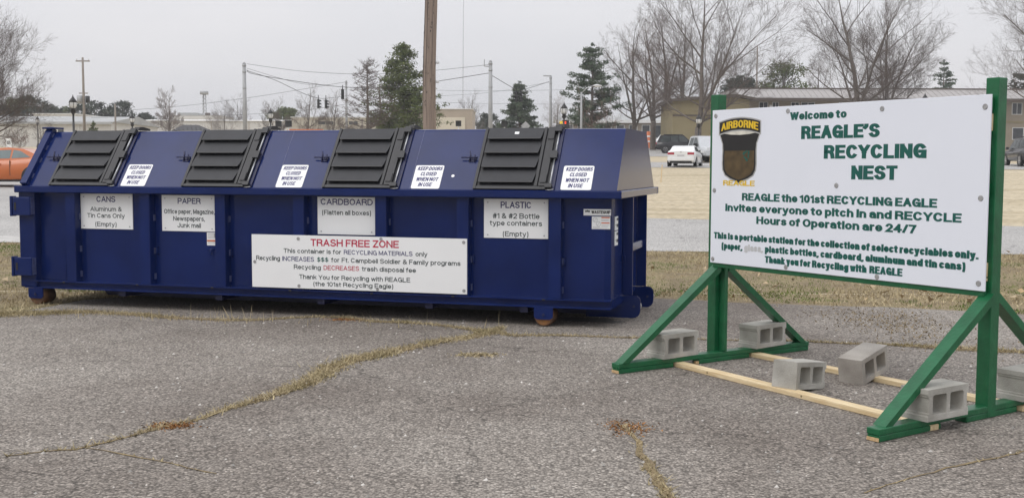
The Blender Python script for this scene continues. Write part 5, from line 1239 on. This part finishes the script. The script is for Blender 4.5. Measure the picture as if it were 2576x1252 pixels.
# wires
def wire(label, pts_px, rad=.028):
    P_ = [at(px, py, Y) for px, py, Y in pts_px]; out = []
    for i in range(len(P_) - 1):           # smooth through the points
        p0, p1, p2, p3 = P_[max(0, i - 1)], P_[i], P_[i + 1], P_[min(len(P_) - 1, i + 2)]
        for k in range(5):
            t = k / 5; out.append(.5 * ((2 * p1) + (p2 - p0) * t + (2 * p0 - 5 * p1 + 4 * p2 - p3) * t * t + (3 * p1 - p0 - 3 * p2 + p3) * t ** 3))
    out.append(P_[-1]); o = MB().tube([p - out[0] for p in out], rad, 4).build('overhead_wire', 'cable'); o.location = out[0]
    tag(o, label, 'wire', 'overhead wires')
wire('top thin wire between the left and the tall grey signal poles', [(621, 161, 110), (690, 171, 110), (766, 180, 110), (870, 186, 110), (970, 186, 109), (1100, 177, 108), (1231, 163, 107)], .022)
wire('thick span wire carrying the single signal between the two tall signal poles', [(621, 176, 110), (640, 187, 110), (766, 208, 110), (862, 219, 112), (952, 220, 111), (1063, 210, 109), (1231, 184, 107)], .035)
wire('span wire sagging from the left pole to the signal pair', [(621, 178, 110), (690, 201, 113), (760, 234, 116), (801, 247, 118), (830, 247, 122), (873, 241, 146)], .028)
wire('thin wire sagging beside the signal pair span', [(621, 172, 110), (690, 193, 113), (760, 211, 118), (820, 214, 130), (873, 206, 146)], .018)
wire('span wire from the tall steel pole to the right signal pair', [(1234, 188, 107), (1262, 205, 110), (1286, 219, 114), (1303, 228, 118), (1330, 222, 122), (1381, 206, 134)], .03)
wire('long thin wire rising from far left to the shorter steel pole', [(300, 279, 150), (458, 267, 150), (620, 247, 150), (760, 225, 148), (873, 206, 146)], .026)
wire('low wire over the white depot', [(230, 296, 150), (370, 293, 150), (560, 290, 150), (735, 281, 150), (873, 262, 148)], .024)
wire('upper horizontal wire crossing right of the pole', [(880, 222, 175), (1040, 226, 175), (1230, 229, 175), (1440, 226, 175)], .024)
wire('middle wire with a marker right of the pole', [(980, 248, 160), (1120, 241, 160), (1240, 232, 158), (1381, 207, 135)], .02)
wire('lower horizontal wire crossing behind the pines', [(960, 246, 190), (1100, 257, 190), (1300, 262, 190), (1460, 262, 190)], .024)

# ================================================================== vehicles
def wheel(parent, x, y, r_, wd=.2, side=1):
    w_ = MB().tube([(x, y, r_), (x, y + side * .02, r_), (x, y + side * (wd - .02), r_), (x, y + side * wd, r_)], [r_ * .93, r_, r_, r_ * .93], 22).build('wheel', 'tyre', parent)
    q = MB().tube([(x, y - side * .004, r_), (x, y + side * .01, r_)], r_ * .66, 18); q.build('rim', 'alloy', w_)
    hb_ = MB()
    for k in range(5):
        a = k * 1.2566 + .3; hb_.tube([(x + .42 * r_ * math.cos(a), y - side * .007, r_ + .42 * r_ * math.sin(a)), (x + .42 * r_ * math.cos(a), y - side * .004, r_ + .42 * r_ * math.sin(a))], r_ * .14, 8)
    hb_.build('rim_opening', 'black_trim', w_)
def car(name, label, loc, rz, L_, Wd, prof, green, paint, glass='car_glass', wr=.33, wb=None, tail=None, group='vehicles'):
    """prof: (x, z_low, z_top) stations of the lower body from rear (x=0) to nose; green: (x, z) outline of the greenhouse; local +x is forward, right side at -y"""
    r = thing(name, label, 'car', loc, rz, group)
    rings = []
    n_ = len(prof)
    for i, (x, zl, zt) in enumerate(prof):
        e = abs(2 * x / L_ - 1); w_ = Wd / 2 * (1 - .10 * e ** 4) * (.93 if i in (0, n_ - 1) else 1)
        zm = zl + (zt - zl) * .55
        rings.append([(x - L_ / 2, s_ * a, z) for s_, a, z in ((-1, w_ * .90, zl), (-1, w_ * .985, zl + .1), (-1, w_, zm), (-1, w_ * .965, zt - .05), (-1, w_ * .86, zt), (0, 0, zt + .03),
                      (1, w_ * .86, zt), (1, w_ * .965, zt - .05), (1, w_, zm), (1, w_ * .985, zl + .1), (1, w_ * .90, zl))])
    body = MB().loft(rings).build('body', paint, r)
    # greenhouse: outline in side view, leaning in towards the roof
    zb = min(z for x, z in green); zt = max(z for x, z in green)
    hw = lambda z: Wd / 2 * (.90 - .19 * (z - zb) / (zt - zb))
    G_ = [[(x - L_ / 2, s_ * hw(z), z) for x, z in green] for s_ in (-1, 1)]
    gr = MB().add(G_[0] + G_[1], [tuple(range(len(green))), tuple(reversed(range(len(green), 2 * len(green))))] + [(i, i + len(green), (i + 1) % len(green) + len(green), (i + 1) % len(green)) for i in range(len(green))]).build('cabin', paint, r)
    gl = MB()
    return r, hw, zb, zt
def side_glass(r, hw, L_, polys, glass):
    for s_ in (-1, 1):
        for pl_ in polys:
            MB().add([(x - L_ / 2, s_ * (hw(z) + .006), z) for x, z in pl_], [tuple(range(len(pl_)))]).build('side_window', glass, r)
def cross_glass(name, r, hw, L_, p0, p1, glass, off, m0=.08, m1=.1, k0=1.0):
    """windscreen or rear window between two outline points"""
    (x0, z0), (x1, z1) = p0, p1; a, b = .12, .9
    xa, za = x0 + (x1 - x0) * a, z0 + (z1 - z0) * a; xb, zb_ = x0 + (x1 - x0) * b, z0 + (z1 - z0) * b
    nx_, nz_ = (z1 - z0), -(x1 - x0); d = math.hypot(nx_, nz_); nx_, nz_ = nx_ / d * off, nz_ / d * off
    MB().add([(xa + nx_ - L_ / 2, -hw(za) + m0, za + nz_), (xa + nx_ - L_ / 2, hw(za) - m0, za + nz_), (xb + nx_ - L_ / 2, hw(zb_) - m1, zb_ + nz_), (xb + nx_ - L_ / 2, -hw(zb_) + m1, zb_ + nz_)], [(0, 1, 2, 3)]).build(name, glass, r)
def lampbox(name, r, x, y0, y1, z0, z1, m, d=.06): return MB().cbox(min(x, x + d), max(x, x + d), min(y0, y1), max(y0, y1), z0, z1, .008).build(name, m, r)

# orange coupe, seen from its side (nose to the left)
Yc = 41.0; a = ground_at(18, Yc)
L_ = 4.6; rz = math.pi - .06
r, hw, zb, zt = car('parked_coupe', 'bright orange coupe at the left edge, half hidden by the dumpster', (a.x, Yc, zg(Yc) + .01), rz, L_, 1.86,
    [(0, .42, .98), (.12, .3, 1.04), (.75, .24, 1.06), (1.6, .2, .98), (2.5, .19, .95), (3.4, .2, .92), (4.1, .24, .83), (4.5, .34, .68), (4.6, .42, .6)],
    [(.35, 1.0), (1.25, 1.36), (1.85, 1.42), (2.45, 1.36), (3.35, .92)], 'car_orange')
side_glass(r, hw, L_, [[(.95, 1.06), (1.35, 1.29), (1.62, 1.33), (1.66, 1.02)], [(1.72, 1.02), (1.70, 1.335), (2.38, 1.30), (3.0, .98)]], 'car_glass_pale')
cross_glass('windscreen', r, hw, L_, (3.35, .92), (2.45, 1.36), 'car_glass', -.006); cross_glass('rear_window', r, hw, L_, (.35, 1.0), (1.25, 1.36), 'car_glass', .006)
for s_ in (-1, 1):
    for x in (.85, 3.6): wheel(r, x - L_ / 2, s_ * .92, .34, .22, -s_)
    for x in (.85, 3.6): MB().tube([(x - L_ / 2, s_ * .915, .34), (x - L_ / 2, s_ * .93, .34)], .40, 22).build('wheel_arch', 'black_trim', r)
    MB().cbox(2.0 - L_ / 2, 2.2 - L_ / 2, s_ * .935 - .012, s_ * .935 + .012, .80, .835, .005).build('door_handle', 'car_orange', r)
    MB().box(1.66 - L_ / 2, 1.675 - L_ / 2, s_ * .915 - .02, s_ * .915 + .02, .4, .95).build('door_gap', 'black_trim', r)
    MB().cbox(2.95 - L_ / 2, 3.12 - L_ / 2, s_ * .95, s_ * 1.08, .98, 1.1, .02).build('mirror', 'car_orange', r)
    MB().box(.95 - L_ / 2, 3.3 - L_ / 2, s_ * .86 - .03, s_ * .86 + .03, .17, .25).build('side_skirt', 'black_trim', r)
lampbox('tail_lamp', r, -L_ / 2 - .02, -.8, -.3, .8, .93, 'tail_red'); lampbox('tail_lamp', r, -L_ / 2 - .02, .3, .8, .8, .93, 'tail_red')

# white sedan, rear three-quarter view
def sedan():
    Yc = 69.0; a = ground_at(1722, Yc); L_ = 4.55
    r, hw, zb, zt = car('white_sedan', 'white sedan seen from behind, nearest car left of the signboard', (a.x, Yc, zg(Yc) + .02), R(74), L_, 1.78,
        [(0, .45, 1.0), (.1, .28, 1.08), (.7, .22, 1.08), (1.6, .2, 1.0), (2.5, .19, .97), (3.4, .2, .95), (4.1, .24, .85), (4.45, .34, .7), (4.55, .42, .62)],
        [(.55, 1.04), (1.2, 1.40), (1.8, 1.46), (2.4, 1.40), (3.3, .95)], 'car_white')
    side_glass(r, hw, L_, [[(1.1, 1.08), (1.4, 1.34), (2.0, 1.37), (2.02, 1.03)], [(2.08, 1.03), (2.06, 1.37), (2.36, 1.34), (3.0, 1.0)]], 'car_glass')
    cross_glass('rear_window', r, hw, L_, (.55, 1.04), (1.2, 1.40), 'car_glass_pale', .006, .06, .06); cross_glass('windscreen', r, hw, L_, (3.3, .95), (2.4, 1.40), 'car_glass', -.006)
    for s_ in (-1, 1):
        for x in (.85, 3.6): wheel(r, x - L_ / 2, s_ * .885, .32, .2, -s_); MB().tube([(x - L_ / 2, s_ * .87, .32), (x - L_ / 2, s_ * .886, .32)], .37, 20).build('wheel_arch', 'black_trim', r)
        lampbox('tail_lamp', r, -L_ / 2 - .012, s_ * .40, s_ * .80, .80, .95, 'tail_red', .1)
        MB().cbox(2.95 - L_ / 2, 3.1 - L_ / 2, s_ * .88, s_ * 1.02, .98, 1.1, .02).build('mirror', 'car_white', r)
    lampbox('number_plate', r, -L_ / 2 - .018, -.22, .22, .68, .80, 'plate', .03); lampbox('bumper_insert', r, -L_ / 2 + .03, -.66, .66, .24, .36, 'black_trim', .06)
    lampbox('bumper', r, -L_ / 2 - .06, -.80, .80, .38, .58, 'car_white', .12); lampbox('badge', r, -L_ / 2 - .014, -.05, .05, .93, 1.02, 'alloy', .03)
    MB().tube([(1.3 - L_ / 2, 0, 1.44), (1.2 - L_ / 2, 0, 1.52)], .015, 5).build('aerial', 'black_trim', r); r.scale = (1, 1, .88)
sedan()
# silver pickup seen from the front
def suvlike(name, label, px, Yc, rz, L_, Wd, Ht, paint, kind, group='vehicles'):
    a = ground_at(px, Yc); hb_ = Ht * .58
    if kind == 'pickup_front':
        prof = [(0, .55, 1.1), (.2, .45, 1.15), (1.6, .4, 1.12), (2.6, .4, 1.12), (3.6, .4, 1.12), (4.5, .4, 1.08), (5.0, .42, 1.02), (5.3, .5, .9)]
        grn = [(1.7, 1.1), (1.8, Ht - .06), (2.2, Ht), (3.3, Ht - .02), (4.0, 1.1)]
    else:
        prof = [(0, .55, hb_), (.12, .38, hb_ + .06), (.9, .34, hb_ + .06), (2.0, .33, hb_ + .04), (3.2, .33, hb_), (4.2, .34, hb_ - .04), (4.9, .38, hb_ - .12), (L_, .5, hb_ - .3)]
        grn = [(.12, hb_ + .04), (.42, Ht - .06), (.8, Ht), (2.9, Ht - .02), (3.75, hb_)]
    r, hw, zb, zt = car(name, label, (a.x, Yc, zg(Yc) + .02), rz, L_, Wd, prof, grn, paint, group=group)
    if kind == 'pickup_front':
        side_glass(r, hw, L_, [[(1.85, 1.16), (1.95, Ht - .14), (2.6, Ht - .12), (2.6, 1.15)], [(2.68, 1.15), (2.68, Ht - .12), (3.2, Ht - .14), (3.75, 1.15)]], 'car_glass'); cross_glass('windscreen', r, hw, L_, (4.0, 1.1), (3.3, Ht - .02), 'car_glass_pale', -.008, .05, .06)
        x = L_ / 2
        g2 = lampbox('grille', r, x - .05, -.42, .42, .72, 1.0, 'black_trim', .08); lampbox('grille_badge', r, x + .03, -.12, .12, .78, .96, 'alloy', .02); lampbox('bumper', r, x - .08, -.88, .88, .45, .66, 'car_silver', .16)
        for s_ in (-1, 1):
            lampbox('headlamp', r, x - .06, s_ * .48, s_ * .84, .76, 1.0, 'head_lens', .08); MB().cbox(3.5 - x, 3.65 - x, s_ * .92, s_ * 1.12, 1.1, 1.3, .02).build('mirror', 'black_trim', r)
            lampbox('grille_bar', r, x + .03, s_ * .2, s_ * .3, .72, 1.0, 'alloy', .015)
        lampbox('lower_grille', r, x - .05, -.6, .6, .5, .62, 'black_trim', .14)
        wx = (1.1, 4.3)
    else:
        side_glass(r, hw, L_, [[(.5, hb_ + .1), (.68, Ht - .13), (1.5, Ht - .1), (1.5, hb_ + .09)], [(1.58, hb_ + .09), (1.58, Ht - .1), (2.3, Ht - .1), (2.3, hb_ + .07)], [(2.38, hb_ + .07), (2.38, Ht - .1), (2.88, Ht - .12), (3.5, hb_ + .05)]], 'car_glass')
        cross_glass('rear_window', r, hw, L_, (.12, hb_ + .04), (.42, Ht - .06), 'car_glass', .008, .08, .1); cross_glass('windscreen', r, hw, L_, (3.75, hb_), (2.9, Ht - .02), 'car_glass', -.008)
        for s_ in (-1, 1):
            lampbox('tail_lamp', r, -L_ / 2 - .015, s_ * .5, s_ * .88, hb_ - .16, hb_ + .02, 'tail_red', .1); MB().tube([(.8 - L_ / 2, s_ * .66, Ht + .06), (2.8 - L_ / 2, s_ * .66, Ht + .05)], .025, 6).build('roof_rail', 'black_trim', r)
            MB().cbox(3.3 - L_ / 2, 3.45 - L_ / 2, s_ * .95, s_ * 1.12, hb_ + .02, hb_ + .2, .02).build('mirror', paint, r)
        lampbox('bumper', r, -L_ / 2 - .08, -.88, .88, .42, .64, 'black_trim', .14); lampbox('number_plate', r, -L_ / 2 - .02, -.2, .2, .75, .87, 'plate', .03)
        wx = (1.0, 3.95)
    for s_ in (-1, 1):
        for x in wx: wheel(r, x - L_ / 2, s_ * Wd * .495, .38, .24, -s_); MB().tube([(x - L_ / 2, s_ * Wd * .485, .38), (x - L_ / 2, s_ * Wd * .497, .38)], .45, 20).build('wheel_arch', 'black_trim', r)
    return r
suvlike('silver_pickup', 'silver pickup facing the camera beside the white sedan', 1768, 79.5, R(-78), 5.3, 1.95, 1.88, 'car_silver', 'pickup_front')
suvlike('black_suv', 'long black sport utility seen from the side before the bare trees', 1712, 117, R(-8), 5.4, 2.0, 1.9, 'car_black', 'suv')
suvlike('dark_suv', 'dark grey sport utility seen from behind at the right edge', 2580, 72.5, R(82), 4.9, 1.95, 1.82, 'car_charcoal', 'suv')
suvlike('white_pickup', 'distant white pickup behind the black sport utility', 1672, 185, R(198), 5.3, 2.0, 1.95, 'car_white', 'pickup_front')
suvlike('white_suv', 'far white sport utility partly behind the trunks of the street row', 1726, 215, R(175), 5.0, 2.0, 1.95, 'car_white', 'suv')
# traffic barrel, stakes, construction fence
g = ground_at(1629, 160); r = thing('traffic_barrel', 'orange traffic barrel between trunks of the street row', 'traffic barrel', g)
hb_ = at(1629, 331, 160).z - g.z
MB().tube([(0, 0, 0), (0, 0, .1), (0, 0, hb_)], [.42, .33, .27], 14).build('drum', 'safety_orange', r)
for f_ in (.35, .65): MB().tube([(0, 0, hb_ * f_), (0, 0, hb_ * (f_ + .1))], .335 - .06 * f_, 14).build('stripe', 'placard_white', r)
for px, y0, y1, Y, lab in ((1661, 431, 455, 46, 'leaning bare wooden survey stake in the lawn'), (1783, 348, 402, 70, 'upright wooden survey stake before the silver pickup')):
    g = ground_at(px, Y); o = MB().tube([(0, 0, -.1), (.05, 0, .75 if Y < 50 else 1.25)], .025, 4, smooth=False).build('survey_stake', 'stake_wood'); o.location = g; tag(o, lab, 'stake', 'survey stakes')
Y = 118; a = ground_at(725, Y); b = ground_at(815, Y); r = thing('construction_barrier', 'low orange construction barrier behind the second lid hinge', 'barrier', (a.x, Y, zg(Y)))
z_ = at(770, 325, Y).z - zg(Y); wq = b.x - a.x
for k in range(4): MB().cbox(wq * k / 4 + .03, wq * (k + 1) / 4 - .03, -.04, .04, z_ - .55, z_, .01).build('barrier_board', 'safety_orange', r)
for k in range(5): MB().box(wq * k / 4 - .03, wq * k / 4 + .03, .041, .1, -.1, z_).build('post', 'stake_wood', r)

# ================================================================== haze: even thin air that greys the far trees and sheds
hz = bpy.data.materials.new('haze'); hz.use_nodes = True; n = hz.node_tree.nodes; n.clear()
pv = n.new('ShaderNodeVolumePrincipled'); pv.inputs['Color'].default_value = (.95, .95, .97, 1); pv.inputs['Density'].default_value = .0006; pv.inputs['Anisotropy'].default_value = .2
ho = n.new('ShaderNodeOutputMaterial'); hz.node_tree.links.new(pv.outputs['Volume'], ho.inputs['Volume'])
MATS['haze'] = hz
tag(MB().box(-710, 710, -45, 1210, -1.3, 34).build('haze', 'haze'), kind='stuff')
